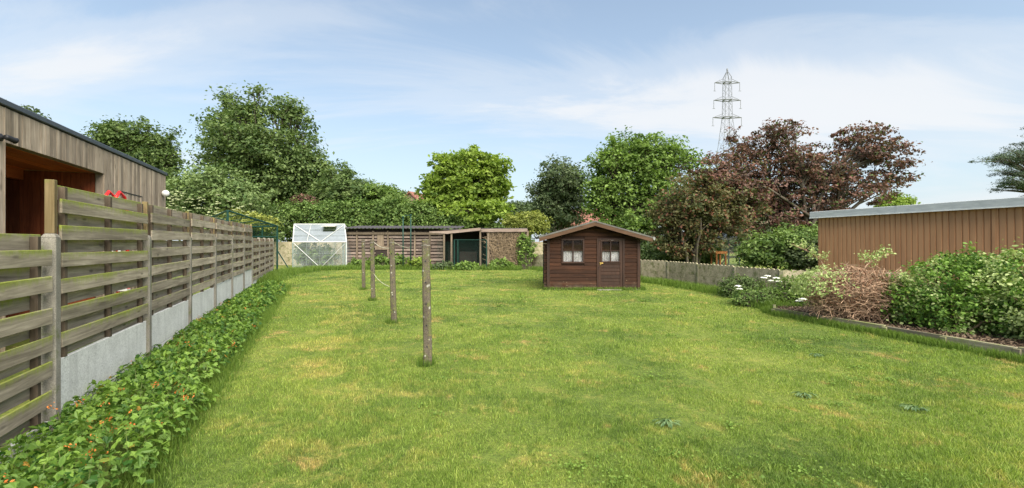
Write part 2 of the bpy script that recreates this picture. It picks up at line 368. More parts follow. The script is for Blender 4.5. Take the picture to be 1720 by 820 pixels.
# ---------------------------------------------------------------- leaf generator
def leafmesh(name, pos, nrm, size, mat, tint, aspect=.55, shape='rhomb', origin=(0, 0, 0), up=None, tipdroop=.0):
    """pos (n,3), nrm (n,3) unit normals, size (n,)"""
    n = len(pos); nrm = nrm / (np.linalg.norm(nrm, axis=1, keepdims=True)+1e-9)
    rv = rng.normal(size=(n, 3)) if up is None else up
    u = rv - nrm * np.sum(rv*nrm, 1, keepdims=True); u /= (np.linalg.norm(u, axis=1, keepdims=True)+1e-9)
    v = np.cross(nrm, u)
    if shape == 'rhomb': tpl = np.array([[-.5, 0, 0], [-.05, .5, .06], [.5, 0, -.10], [-.05, -.5, .06]]); faces = [(0, 3, 2, 1)]
    elif shape == 'oval': tpl = np.array([[-.5, 0, 0], [-.25, .42, .05], [.18, .46, .03], [.55, 0, -.12], [.18, -.46, .03], [-.25, -.42, .05]]); faces = [(0, 3, 2, 1), (0, 5, 4, 3)]
    else:
        ang = np.array([180, 130, 98, 66, 34, 0, -34, -66, -98, -130]); rad = np.array([.14, .42, .33, .52, .38, .6, .38, .52, .33, .42])
        tpl = np.stack([np.cos(np.radians(ang))*rad, np.sin(np.radians(ang))*rad*1.5/1, -.35*rad**2], 1); faces = [(0, 9, 8, 7, 6, 5), (0, 5, 4, 3, 2, 1)]
        aspect = .75
    k = len(tpl)
    V = pos[:, None, :] + size[:, None, None]*(tpl[None, :, 0, None]*u[:, None, :] + tpl[None, :, 1, None]*aspect*v[:, None, :] + tpl[None, :, 2, None]*nrm[:, None, :])
    V = V.reshape(-1, 3) - np.array(origin)
    b0 = (np.arange(n)*k)[:, None]
    loops = np.concatenate([b0 + i for f in faces for i in f], 1).ravel(); tot = np.tile([len(f) for f in faces], n)
    return mesh_np(name, V, tot, loops, mat, {'rr': np.repeat(rng.random(n), k), 'tt': np.repeat(tint, k)})
def unit(n):
    d = rng.normal(size=(n, 3)); return d/np.linalg.norm(d, axis=1, keepdims=True)
def lobepts(lobes, n, lo=.5, hi=1.05, upbias=0, rough=.0):
    w_ = np.array([(l[3]*l[4]*l[5])**.7 for l in lobes]); w_ /= w_.sum()
    idx = rng.choice(len(lobes), n, p=w_); L = np.array(lobes)[idx]
    d = unit(n); d[:, 2] += upbias; d /= np.linalg.norm(d, axis=1, keepdims=True)
    r = lo + (hi-lo)*rng.random(n)**.6
    if rough:
        ph = rng.random((len(lobes), 6))*6.28; p = ph[idx]
        wv = np.sin(d[:, 0]*4.2+p[:, 0])*np.sin(d[:, 2]*5+p[:, 1])+.7*np.sin(d[:, 1]*7+p[:, 2])*np.sin(d[:, 0]*9+p[:, 3])+.5*np.sin(d[:, 2]*13+p[:, 4])
        r = r*(1+rough*wv*.5); out = rng.random(n) < .10; r[out] *= 1+rough*rng.random(out.sum())*1.3
    return L[:, :3] + d*L[:, 3:6]*r[:, None], idx, d
def leaves_around(cent, cd, per, cr, squash, leaf, upn=.9):
    n = len(cent); ct = rng.random(n)
    rad = cr*(.4+1.0*rng.random(n))
    gs_ = rng.normal(size=(n*per, 3)); gl_ = np.linalg.norm(gs_, axis=1, keepdims=True); gs_ *= np.minimum(1, 2.1/gl_)
    pos = np.repeat(cent, per, 0) + gs_*np.repeat(rad, per)[:, None]*np.array([.5, .5, .5*squash])
    nrm = rng.normal(size=(n*per, 3))*.75 + np.repeat(cd, per, 0)*.55 + np.array([0, 0, upn])
    return pos, nrm, leaf*(.6+.8*rng.random(n*per)), np.repeat(ct, per)
MAT['bark'] = M_concrete('tree_bark', (.045, .036, .026), (.13, .11, .085), 40, .5, .3)
def tree(name, label, cat, x, y, lobes, nclump, per, cr, leaf, mat, trunk_r=.2, trunk_top=None, squash=.6, lo=.45, hi=1.1, group=None, base_z=None, stems=1, part='crown', shape='rhomb', aspect=.6, rough=.32, gap=1):
    z0 = gz(y) if base_z is None else base_z
    t = empty(name, (x, y, z0), label, cat, group)
    L = [(x+a, y+b, z0+c, d, e, f) for a, b, c, d, e, f in lobes]
    cent, idx, cd = lobepts(L, nclump, lo, hi, .15, rough=rough)
    k = cent[:, 2] > z0+.1; cent, idx, cd = cent[k], idx[k], cd[k]
    pos, nrm, sz, tt = leaves_around(cent, cd, per, cr, squash, leaf)
    # inner fill
    c2, i2, d2 = lobepts(L, max(6, nclump//int(3*gap)), .1, .6); p2, n2, s2, t2 = leaves_around(c2, d2, per//2, cr*1.2, .8, leaf)
    pos = np.concatenate([pos, p2]); nrm = np.concatenate([nrm, n2]); sz = np.concatenate([sz, s2]); tt = np.concatenate([tt, t2])
    k = pos[:, 2] > z0+.05
    crown = link(part, leafmesh(part, pos[k], nrm[k], sz[k], mat, tt[k], aspect, shape, origin=(x, y, z0)), t)
    mb = MB(); zmid = sum(l[2] for l in L)/len(L)
    tops = []
    for s_ in range(stems):
        sx, sy = (random.uniform(-.25, .25)*stems, random.uniform(-.2, .2)*stems) if stems > 1 else (0, 0)
        top = Vector((x+sx*1.1, y+sy*1.1, trunk_top+z0 if trunk_top else zmid))
        b0 = Vector((x+sx*.3, y+sy*.3, z0-.05)); pts = []; rs = []
        for i in range(6):
            f = i/5; pts.append(b0.lerp(top, f)+Vector((random.uniform(-1, 1), random.uniform(-1, 1), 0))*trunk_r*.5*(1 if 0 < i < 5 else 0)); rs.append(trunk_r/ (stems**.5) *(1.25-.85*f if i else 1.5))
        mb.tube(pts, rs, 8); tops.append((pts, rs))
    for li, l in enumerate(L):
        pts, rs = random.choice(tops); k = random.randint(2, 4); st = pts[k]; lc = Vector(l[:3])
        mid = st.lerp(lc, .5)+Vector((random.uniform(-.3, .3), random.uniform(-.3, .3), random.uniform(0, .4)))
        mb.tube([st, mid, lc], [rs[k]*.7, rs[k]*.5, rs[k]*.3], 6)
        ii = np.nonzero(idx == li)[0]
        for q in ii[:70]:
            e = Vector(cent[q]); s0 = mid.lerp(lc, random.random()); m2 = s0.lerp(e, .5)+Vector((random.uniform(-.2, .2), random.uniform(-.2, .2), .1))*min(1, l[3]*.3)
            mb.tube([s0, m2, e], [rs[k]*.22, rs[k]*.15, rs[k]*.05+.004], 4, cap=False)
    mb.build('trunk' if cat == 'tree' else 'stems', MAT['bark'], t, smooth=True)
    return t

# ---------------------------------------------------------------- left fence
post_z = [3.81, 5.88, 7.73, 9.56, 11.38, 13.1, 14.7, 16.4, 18.0, 19.6, 21.1]
fpts = [(fence_x(1.75), 1.75)] + [(fence_x(z), z) for z in post_z]
fence = empty('fence', (fence_x(3.81), 3.81, 0), 'long weathered wooden basket-board fence on concrete posts and base plates, left of the lawn', 'fence')
post_top = [1.66, 1.665, 1.685, 1.70, 1.725, 1.74, 1.755, 1.765, 1.775, 1.78, 1.785, 1.79]
for i in range(len(fpts)-1):
    fr, L = fdir(fpts[i], fpts[i+1]); fr = (fr[0], fr[1], -fr[2], fr[3])     # B points to the lawn
    ym = (fpts[i][1]+fpts[i+1][1])/2; g0 = gz(ym)
    raised = 1 <= i <= 6
    if i == 0: cz, top = .125, 1.66
    elif raised: cz, top = .60+.035*(i-1), 2.10+.012*(i-1)
    else: cz, top = .34+.012*(i-7), post_top[i]+.0
    a0, a1 = .07, L-.07
    mb = MB(); mw = MB(); pitch = .2325; bh = .127
    z = top; k = 0
    for row in range(30):
        zt = top - row*pitch/2*1.0
        if zt - .06 < cz: break
        zb = max(zt - bh, cz+.004); front = row % 2 == 1
        bb = (.026, .045) if front else (-.045, -.026)
        tilt = random.uniform(-.009, .009); sag = random.uniform(-.007, .007)
        frr = (fr[0], (fr[1]+fr[3]*tilt).normalized(), fr[2], fr[3])
        # split in 3 so it can warp a little along its length
        O = frr[0]; w0 = 0
        mb.box(frr, (a0+random.uniform(0, .01), a1-random.uniform(0, .01)), bb, (zb+sag, zt+sag), warp=.003)
    for u in (.06, .5, .94) if i != 0 else (.06, .5, .93):
        c = a0+(a1-a0)*u; mw.box(fr, (c-.022, c+.022), (-.0245, .0245), (cz+.002, top-.012))
    pan = mb.build('wood_panel', MAT['fence_wood_mossy'] if i < 2 else MAT['fence_wood'], fence, bevel=.003)
    mw.each('batten', MAT['batten'], fence, pan)
    mb = MB(); mb.box(fr, (.052, L-.052), (-.02, .02), (max(cz-.44, .0), cz))
    if cz-.44 > 0: mb.box(fr, (.052, L-.052), (-.021, .019), (g0-.05, cz-.446))
    mb.each('concrete_plate', MAT['concrete_plate'], fence, bevel=.004)
for i, (x, y) in enumerate(fpts):
    fr, _ = fdir(fpts[0], fpts[-1]); fr = (Vector((x, y, 0)), fr[1], -fr[2], fr[3])
    pt = post_top[i]; mb = MB(); h = .043
    mb.box(fr, (-h, h), (-.05, .052), (-.1, pt-.02)); 
    mb.add([fr[0]+fr[1]*a+fr[2]*b_+fr[3]*c_ for a, b_, c_ in ((-h, -.05, pt-.02), (h, -.05, pt-.02), (h, .052, pt-.02), (-h, .052, pt-.02), (-h*.7, -.03, pt+.012), (h*.7, -.03, pt+.012), (h*.7, .035, pt+.012), (-h*.7, .035, pt+.012))],
           [(4, 5, 6, 7), (0, 1, 5, 4), (1, 2, 6, 5), (2, 3, 7, 6), (3, 0, 4, 7)])
    mb.build('concrete_post', MAT['concrete_post'], fence, bevel=.006)
    if 1 <= i <= 7:
        mb = MB()
        mb.box(fr, (-.012 if i == 1 else -.025, .038 if i == 1 else .022), (-.035, .02 if i > 1 else .03), (pt+.013, (2.13 if i < 7 else 2.2)-.0))
        mb.build('wood_post', MAT['post_wood'], fence, bevel=.004)

# ---------------------------------------------------------------- timber garden building behind the fence
BC = 3.77; bx = lambda y: -FENCE_S*y - BC
MAT['cladding'] = M_wood('grey_vertical_cladding', (.19, .145, .10), (.54, .44, .34), along=2, grain=22, boardvar=.42, knots=True)
MAT['red_wood'] = M_wood('red_brown_wood', (.12, .026, .009), (.32, .085, .030), along=2, grain=18, boardvar=.5)
MAT['red_beam'] = M_wood('red_brown_beam', (.42, .095, .02), (.62, .19, .055), along=0, grain=18, boardvar=.3)
MAT['roof_trim'] = M_plain('dark_roof_trim', (.055, .065, .08), .5)
y0, y1 = 3.2, 11.0; H = 3.3
fr, L = fdir((bx(y0), y0), (bx(y1), y1)); fr = (fr[0], fr[1], -fr[2], fr[3])   # B toward lawn
cosb = fr[1].y
A_of = lambda y: (y-y0)/cosb
bld = empty('garden_building', (bx(8), 8, 0), 'flat-roofed building with greyed vertical timber cladding and an open red-brown recess, behind the left fence', 'building')
oa0, oa1, oz = A_of(5.42), A_of(7.9), 2.80
mb = MB(); a = 0
while a < L:
    wd = random.choice((.075, .09, .105)); e = min(a+wd, L)
    zb = oz if (e > oa0+.0 and a < oa1) else 0
    if a < oa0 < e: e = oa0; zb = 0
    if a < oa1 < e and a >= oa0: e = oa1
    mb.box(fr, (a+.002, e-.003), (-.022, random.choice((0, .003, .006))), (zb, H-.09)); a = e
mb.box(fr, (0, oa0), (-.12, -.023), (0, H-.1), r=.0); mb.box(fr, (oa1, L), (-.12, -.023), (0, H-.1), r=0); mb.box(fr, (oa0+.001, oa1-.001), (-.12, -.023), (oz, H-.1), r=0)
mb.box((fr[0]+fr[1]*L, -fr[2], fr[1], fr[3]), (.0, 5), (-.06, -.002), (0, H-.095), r=.5)
mb.build('cladding', MAT['cladding'], bld)
mb = MB(); mb.box(fr, (-.05, L+.04), (-5.0, .03), (H-.075, H)); mb.build('roof_edge', MAT['roof_trim'], bld, bevel=.01)
mb = MB(); a = oa0-.9; dep = -2.4
while a < oa1:
    e = min(a+.13, oa1+.02); mb.box(fr, (a, e-.004), (dep-.03, dep), (0, oz)); a = e
b_ = dep
while b_ < -.13:
    e = min(b_+.13, -.13); mb.box(fr, (oa1+.001, oa1+.025), (b_, e-.004), (0, oz-.001)); mb.box(fr, (oa0-.92, oa0-.90), (b_, e-.004), (0, oz-.001)); b_ = e
mb.build('recess_wall', MAT['red_wood'], bld)
mb = MB(); b_ = dep
while b_ < -.13:
    e = min(b_+.16, -.13); mb.box(fr, (oa0-.9, oa1), (b_, e-.01), (oz+.002, oz+.02)); b_ = e
mb.box(fr, (oa0-.9, oa1), (-1.15, -1.05), (oz-.16, oz+.001)); mb.build('recess_ceiling', MAT['red_beam'], bld)
MAT['black'] = M_plain('black_metal', (.02, .02, .022), .45); MAT['white'] = M_plain('white_plastic', (.7, .7, .68), .4)
# door cut in the cladding
mb = MB(); d0, d1 = A_of(8.45), A_of(9.55)
mb.box(fr, (d0, d1), (.007, .010), (2.555, 2.575)); mb.box(fr, (d1-.012, d1), (.007, .010), (0, 2.554)); dr = mb.build('door', MAT['black'], bld)
mb = MB(); mb.box(fr, (d1-.02, d1+.05), (.011, .03), (2.26, 2.36)); sub(mb, 'hinge', MAT['black'], dr, bld, bevel=.004)
# wall lamps
def lathe(mb, c, axis, prof, n=12, r=None):
    axis = axis.normalized(); u = Vector((0, 0, 1)) if abs(axis.z) < .8 else Vector((1, 0, 0)); u = (u-axis*u.dot(axis)).normalized(); v = axis.cross(u)
    mb_pts = [c+axis*h for h, rr in prof]; vs = []; 
    for (h, rr) in prof:
        for k in range(n):
            a = 2*math.pi*k/n; vs.append(c+axis*h+(u*math.cos(a)+v*math.sin(a))*max(rr, .0005))
    fs = [(i*n+k, i*n+(k+1) % n, (i+1)*n+(k+1) % n, (i+1)*n+k) for i in range(len(prof)-1) for k in range(n)]
    fs += [tuple(range(n-1, -1, -1)), tuple(range((len(prof)-1)*n, len(prof)*n))]
    mb.add(vs, fs, None, None, r)
lp = fr[0]+fr[1]*(A_of(10.75))+Vector((0, 0, 2.77))
lm = empty('wall_lamp', lp, 'small round white lamp near the far end of the timber building', 'lamp')
mb = MB(); lathe(mb, lp+fr[2]*.006, fr[2], [(0, .05), (.02, .05), (.05, .03)]); mb.build('bracket', MAT['roof_trim'], lm, True)
mb = MB(); lathe(mb, lp+fr[2]*.07, Vector((0, 0, 1)), [(-.075, .02), (-.06, .055), (-.02, .08), (.02, .08), (.06, .055), (.075, .02)]); mb.build('globe', MAT['white'], lm, True)
lp = fr[0]+fr[1]*(A_of(5.3))+Vector((0, 0, 2.83))
lm = empty('security_camera', lp, 'black bullet camera on the timber building at the left edge of its open recess', 'camera')
mb = MB(); lathe(mb, lp+fr[2]*.006, fr[2], [(0, .045), (.025, .045), (.03, .02), (.1, .02)]); mb.build('bracket', MAT['black'], lm, True)
ax = (fr[1]*.9+fr[2]*.25-fr[3]*.15).normalized(); mb = MB(); lathe(mb, lp+fr[2]*.09-ax*.04, ax, [(0, .025), (.015, .032), (.11, .032), (.13, .038)]); hb = mb.build('housing', MAT['black'], lm, True)
mb = MB(); lathe(mb, lp+fr[2]*.09+ax*.091, ax, [(0, .032), (.01, .022)]); sub(mb, 'lens', M_plain('lens_grey', (.35, .36, .38), .15), hb, lm)
# red ladder top between fence and building
MAT['red'] = M_plain('red_plastic', (.62, .02, .02), .35)
zc = 6.95; c0 = Vector((GX(183, zc), zc, 0))
ld = empty('slide_ladder', (c0.x, c0.y, 0), 'red and white play ladder top peeking over the left fence', 'play ladder')
mb = MB()
for s_ in (-1, 1):
    sx = Vector((.055*s_, .03*s_, -.04))
    mb.tube([c0+sx+Vector((-.02, .3, 0)), c0+sx+Vector((-.02, .25, 2.2)), c0+sx+Vector((-.0, .18, 2.36)), c0+sx+Vector((.06, .02, 2.42)), c0+sx+Vector((.12, -.1, 2.34)), c0+sx+Vector((.14, -.14, 2.2))], .024, 8)
mb.each('handrail', MAT['red'], ld, smooth=True)
mb = MB()
for z in [.3+.27*k for k in range(8)]: mb.box(frame(c0.x, c0.y, 0, R(10)), (-.12, .12), (.22, .3), (z, z+.03))
for s_ in (-1, 1): mb.tube([c0+Vector((.06*s_, .12, 1.3)), c0+Vector((.06*s_+.03, .05, 2.34))], .02, 6)
mb.each('step', MAT['white'], ld)

# ---------------------------------------------------------------- border plants along the fence
MAT['border'] = M_leaf('border_leaf', (.03, .085, .012), (.19, .30, .05), .35, .45, warm=((.42, .16, .03), .985))
def border():
    pos = []; nr = []; sz = []; tt = []; up = []; fl = []; st = MB()
    y = 1.6
    cells = []
    while y < 15.0:
        step = .115+.006*y
        for wv in np.arange(.06, 1.02+.06*math.sin(y*2), step):
            cells.append((fence_x(y)+wv+random.uniform(-.04, .04)+.06, y+random.uniform(-.06, .06), wv))
        y += step
    for (x, y, wv) in cells:
        edge = min(1, (1.12-wv)/.35); hh = (.20+.15*edge)*(.65+.6*random.random())*min(1, .45+1.1*wv)*(1-.3*max(0, (y-10)/5)); g = gz(y)
        nl = random.randint(28, 40); t_ = random.random()
        for k in range(nl):
            a = random.random()*6.283; r = random.uniform(.01, .13); z = hh*(1-.5*(r/.13)**2)*random.uniform(.55, 1.08)
            pos.append((x+math.cos(a)*r, y+math.sin(a)*r, g+max(z, .03))); tilt = .35+r*5
            nr.append((math.cos(a)*tilt+random.gauss(0, .5), math.sin(a)*tilt+random.gauss(0, .5), 1)); up.append((math.cos(a), math.sin(a), -.3))
            sz.append(random.uniform(.028, .064)*(1+.035*y)); tt.append(t_)
        if random.random() < (.06 + (.42 if wv > .55 and y < 6 else .08)*(.5+.5*math.sin(y*5+wv*7)) if y < 9 else .07): fl.append((x+random.uniform(-.08, .08), y+random.uniform(-.08, .08), g+hh*random.uniform(.8, 1.15)))
        if random.random() < .6:
            a = random.random()*6.283; st.tube([(x, y, g), (x+math.cos(a)*.05, y+math.sin(a)*.05, g+hh*.9)], .003, 3, cap=False)
    pos, nr, sz, tt, up = map(np.array, (pos, nr, sz, tt, up))
    b_ = empty('border_plants', (-5, 6, 0), 'low leafy green border plants with small orange flowers along the fence', 'border plants')
    b_['kind'] = 'stuff'
    k = rng.random(len(pos)) < .5
    link('foliage', leafmesh('foliage', pos[k], nr[k], sz[k]*.9, MAT['border'], tt[k], shape='lobed', origin=(-5, 6, 0), up=up[k]), b_)
    k = ~k; up2 = up+rng.normal(size=up.shape)*.6
    link('leaflets', leafmesh('leaflets', pos[k], nr[k]+rng.normal(size=(k.sum(), 3))*.35, sz[k]*.95, MAT['border'], tt[k], .5, 'oval', origin=(-5, 6, 0), up=up2[k]), b_)
    fl = np.array(fl); n = len(fl); c = np.repeat(fl, 9, 0)+rng.normal(size=(n*9, 3))*.016
    link('flowers', leafmesh('flowers', c, rng.normal(size=(n*9, 3)), np.full(n*9, .020), M_leaf('orange_flower', (.36, .09, .02), (.62, .22, .05), .2), np.repeat(rng.random(n), 9), origin=(-5, 6, 0)), b_)
    st.build('stems', M_plain('green_stem', (.09, .12, .03)), b_)
border()

# ---------------------------------------------------------------- washing line posts
poles = [(719, 614, 715, 403, 'nearest and tallest-looking lichen-spotted concrete washing post on the lawn'), (662, 543, 658, 402, 'second nearest concrete washing post on the lawn, with line tied to its top'),
         (627, 505, 625, 403, 'thin concrete washing post standing between the farthest post and the second nearest one'), (611, 487, 610, 402, 'farthest and smallest-looking concrete washing post, in front of the slatted shed')]
ptop = []
for k, (bxp, byp, txp, typ, lab) in enumerate(poles):
    Yb = 10.
    for _ in range(30): Yb = F*(EYE-gz(Yb))/(byp-HOR)
    x = GX(bxp, Yb); zt = EYE-(typ-HOR)*Yb/F; xt = GX(txp, Yb)
    t = empty('washing_post', (x, Yb, gz(Yb)), lab, 'post', 'concrete washing line posts')
    mb = MB(); h = .048; n = 9; vs = []; fs = []; gs = []
    for i in range(n+1):
        f = i/n; z = gz(Yb)-.08+(zt-gz(Yb)+.08)*f; hh = h*(1.06-.12*f); cx = x+(xt-x)*f
        for a, b2 in ((-1, -.6), (-.6, -1), (.6, -1), (1, -.6), (1, .6), (.6, 1), (-.6, 1), (-1, .6)):
            jx = random.uniform(-.003, .003); vs.append((cx+a*hh+jx, Yb+b2*hh+random.uniform(-.003, .003), z)); gs.append((a*hh, b2*hh, z))
    for i in range(n):
        for k2 in range(8): a = i*8+k2; b2 = i*8+(k2+1) % 8; fs.append((a, b2, b2+8, a+8))
    topc = len(vs); vs.append((xt, Yb, zt+.015)); gs.append((0, 0, zt))
    for k2 in range(8): fs.append((n*8+k2, n*8+(k2+1) % 8, topc))
    mb.add(vs, fs, gs); mb.build('shaft', MAT['washpost'], t)
    mb = MB()                                  # wire loop and drilled holes
    mb.tube([(xt+.053*math.cos(a), Yb+.053*math.sin(a), zt-.07+.004*math.sin(3*a)) for a in np.linspace(0, 6.283, 15)], .004, 5); mb.build('wire_loop', M_plain('old_wire', (.25, .23, .2), .5), t)
    mb = MB()
    for z in np.arange(gz(Yb)+.25, zt-.1, .27): lathe(mb, Vector((x+(xt-x)*((z-gz(Yb))/(zt-gz(Yb))), Yb-h*1.05, z)), Vector((0, -1, 0)), [(-.004, .011), (.003, .011)], 8)
    mb.each('bolt_hole', MAT['black'], t)
    ptop.append(Vector((xt, Yb, zt-.07)))
MAT['rope'] = M_plain('pale_rope', (.50, .48, .36), .8)
def rope(a, b_, sag, lab, n=16):
    mb = MB(); a = Vector(a); b_ = Vector(b_)
    mb.tube([a.lerp(b_, i/n)-Vector((0, 0, sag*4*(i/n)*(1-i/n))) for i in range(n+1)], .006, 5)
    tag(mb.build('washing_line', MAT['rope'], None, True), lab, 'rope')
rope(ptop[1]+Vector((.05, .03, 0)), Vector(P(688, 417, 14)), .02, 'pale rope running from the second nearest washing post back towards the slatted shed')
rope(ptop[2]+Vector((.04, 0, .02)), ptop[1]+Vector((-.05, 0, -.1)), .05, 'upper sagging rope strung between the two middle washing posts')
rope((ptop[2].x+.04, ptop[2].y, .80), (ptop[1].x-.05, ptop[1].y, 1.02-.25), .05, 'lower slack pale rope hanging between the two middle washing posts')

# ---------------------------------------------------------------- garden shed
SY = 14.25; sg = gz(SY)-.01; sc = F/SY
X_ = lambda px: GX(px, SY); Z_ = lambda py: EYE-(py-HOR)/sc
MAT['shed'] = M_wood('dark_brown_shed_wood', (.017, .0065, .0035), (.070, .027, .012), grain=24, boardvar=.4, rough=.85, flecks=True)
MAT['shed_trim'] = M_wood('brown_shed_trim', (.018, .008, .005), (.058, .026, .015), along=2, grain=24, boardvar=.25, rough=.6)
MAT['barge'] = M_wood('barge_board_wood', (.055, .030, .016), (.125, .070, .040), grain=22, boardvar=.15)
MAT['felt'] = M_concrete('roof_felt', (.07, .07, .062), (.15, .145, .13), 60, .4)
shed = empty('garden_shed', ((X_(920)+X_(1075))/2, SY, sg), 'small dark brown log-board shed with pitched roof and lace-curtained windows on the lawn', 'shed')
x0, x1 = X_(919.5), X_(1074); dpt = 2.1; xr = X_(996.5); zr = Z_(375.5); ze = Z_(403.5)
wz0 = sg+.05
def roofz(x): return zr-(abs(x-xr))*(zr-Z_(401))/(xr-X_(906))
wx0, wx1, wz_0, wz_1 = X_(943), X_(981.5), Z_(442.5), Z_(401)
dx0, dx1, dz0, dz1 = X_(1004), X_(1047.5), Z_(486), Z_(402)
def boards_front(yy, thick, openings, mb):
    z = wz0; pitch = .118
    while z < zr-.04:
        z2 = min(z+pitch-.008, zr-.04)
        # width at roof
        def half(zq):
            s_ = (zr-Z_(401))/(xr-X_(906)); return (zr-.03-zq)/s_
        segs = [(max(x0, xr-half(z2)), min(x1, xr+half(z2)))]
        for (a, b2, c, d) in openings:
            new = []
            for s0, s1 in segs:
                if z2 > c+.01 and z < d-.01 and b2 > s0 and a < s1:
                    if a > s0: new.append((s0, a))
                    if b2 < s1: new.append((b2, s1))
                else: new.append((s0, s1))
            segs = new
        for s0, s1 in segs:
            if s1-s0 > .03: mb.box(WF, (s0, s1), (yy, yy+thick), (z, z2))
        z += pitch
mb = MB(); boards_front(SY, .03, [(wx0, wx1, wz_0, wz_1), (dx0, dx1, dz0-.2, dz1)], mb)
# backing sheet behind the boards, cut round the openings
for (a, b2, c, d) in ((x0+.01, wx0, wz0, ze), (wx1, dx0, wz0, ze), (dx1, x1-.01, wz0, ze), (wx0, wx1, wz0, wz_0), (wx0, wx1, wz_1, ze), (dx0, dx1, dz1, ze)):
    mb.box(WF, (a, b2), (SY+.031, SY+.045), (c, d), r=0)
mb.prism([(x0+.01, ze), (x1-.01, ze), (xr, zr-.05)], WF, SY+.031, SY+.045, r=0)
boards_front(SY+dpt-.03, .03, [], mb)
for xx in (x0, x1-.03):
    z = wz0
    while z < ze-.02:
        mb.box(WF, (xx, xx+.03), (SY+.05, SY+dpt-.04), (z, min(z+.11, ze-.02))); z += .118
wall = mb.build('wall', MAT['shed'], shed, bevel=.006)
mb = MB()
for xx in (x0, x1): 
    for yy in (SY, SY+dpt): pass
mb.box(WF, (x0-.02, x0+.07), (SY-.03, SY-.004), (wz0-.02, ze+.02)); mb.build('corner_board', MAT['shed_trim'], shed, bevel=.005)
mb = MB(); mb.box(WF, (x1-.07, x1+.02), (SY-.03, SY-.004), (wz0-.02, ze+.02)); mb.build('corner_board', MAT['shed_trim'], shed, bevel=.005)
z = wz0; mb = MB()                                    # crossing log ends
while z < ze-.1:
    mb.box(WF, (x0-.10, x0-.003), (SY+.06, SY+.09), (z+.01, z+.105)); mb.box(WF, (x1+.003, x1+.05), (SY+.06, SY+.09), (z+.01, z+.105)); z += .118
mb.each('log_end', MAT['shed'], shed, bevel=.004)
# roof: two thick slopes, barge boards in front
s_ = (zr-Z_(401))/(xr-X_(906)); xl, xrr = X_(904.5), X_(1091)
yf = SY-.32; yb = SY+dpt+.2
roofs = MB()
for xe in (xl, xrr):
    zE = zr-abs(xe-xr)*s_
    t0, t1 = .03, .075
    roofs.prism([(xr, zr+t0), (xe, zE+t0), (xe, zE+t1), (xr, zr+t1)], WF, yf-.03, yb)
roof = roofs.build('roof', MAT['felt'], shed)
bb = MB(); und = MB()
for xe in (xl, xrr):
    zE = zr-abs(xe-xr)*s_
    bb.prism([(xr, zr-.085), (xe, zE-.085), (xe, zE+.028), (xr, zr+.028)], WF, yf-.025, yf)
    sgn = 1 if xe > xr else -1
    und.prism([(xr, zr+.0), (xe-sgn*.03, zE+.0+.03*s_), (xe-sgn*.03, zE+.028+.03*s_), (xr, zr+.028)], WF, yf+.003, yb-.02)
sub(bb, 'barge_board', MAT['barge'], roof, shed); sub(und, 'roof_deck', MAT['shed'], roof, shed)
mb = MB(); zE = zr-abs(xrr-xr)*s_; mb.prism([(xrr+.002, zE-.0), (xrr+.055, zE-.04), (xrr+.075, zE+.04), (xrr+.05, zE+.07), (xrr+.002, zE+.075)], WF, yf-.04, yb-.1); sub(mb, 'gutter', M_plain('pale_gutter', (.22, .22, .21)), roof, shed)
mb = MB(); mb.box(WF, (x0+.05, x1-.05), (SY+.05, SY+dpt-.04), (sg-.02, wz0-.003)); mb.box(WF, (x0-.02, X_(940)), (SY-.05, SY+.04), (sg-.05, wz0-.01)); mb.box(WF, (X_(1052), x1+.03), (SY-.05, SY+.04), (sg-.05, wz0-.01)); mb.box(WF, (X_(943), X_(1000)), (SY-.02, SY+.04), (sg-.05, wz0-.02))
mb.each('base_block', MAT['concrete_post'], shed, bevel=.01)
mb = MB(); mb.box(WF, (dx0-.05, dx1-.1), (SY-.16, SY-.02), (sg-.02, sg+.045)); mb.build('door_step', MAT['concrete_post'], shed, bevel=.008)
m, nt, b, o = newmat('lace_curtain'); t = nn(nt, 'ShaderNodeTexCoord')
v = nn(nt, 'ShaderNodeTexVoronoi'); v.inputs['Scale'].default_value = 22; v.feature = 'DISTANCE_TO_EDGE'; lk(nt, t.outputs['Object'], v.inputs['Vector'])
lk(nt, ramp(nt, v.outputs[0], [(.05, (.62, .62, .62)), (.3, (.28, .28, .30))]), b.inputs['Base Color']); b.inputs['Roughness'].default_value = .9; MAT['lace'] = m
MAT['darkglass'] = M_pane('window_glass', (.03, .02, .015), .2, .03)
MAT['interior'] = M_wood('shed_interior_wood', (.10, .035, .015), (.20, .08, .035), knots=False)
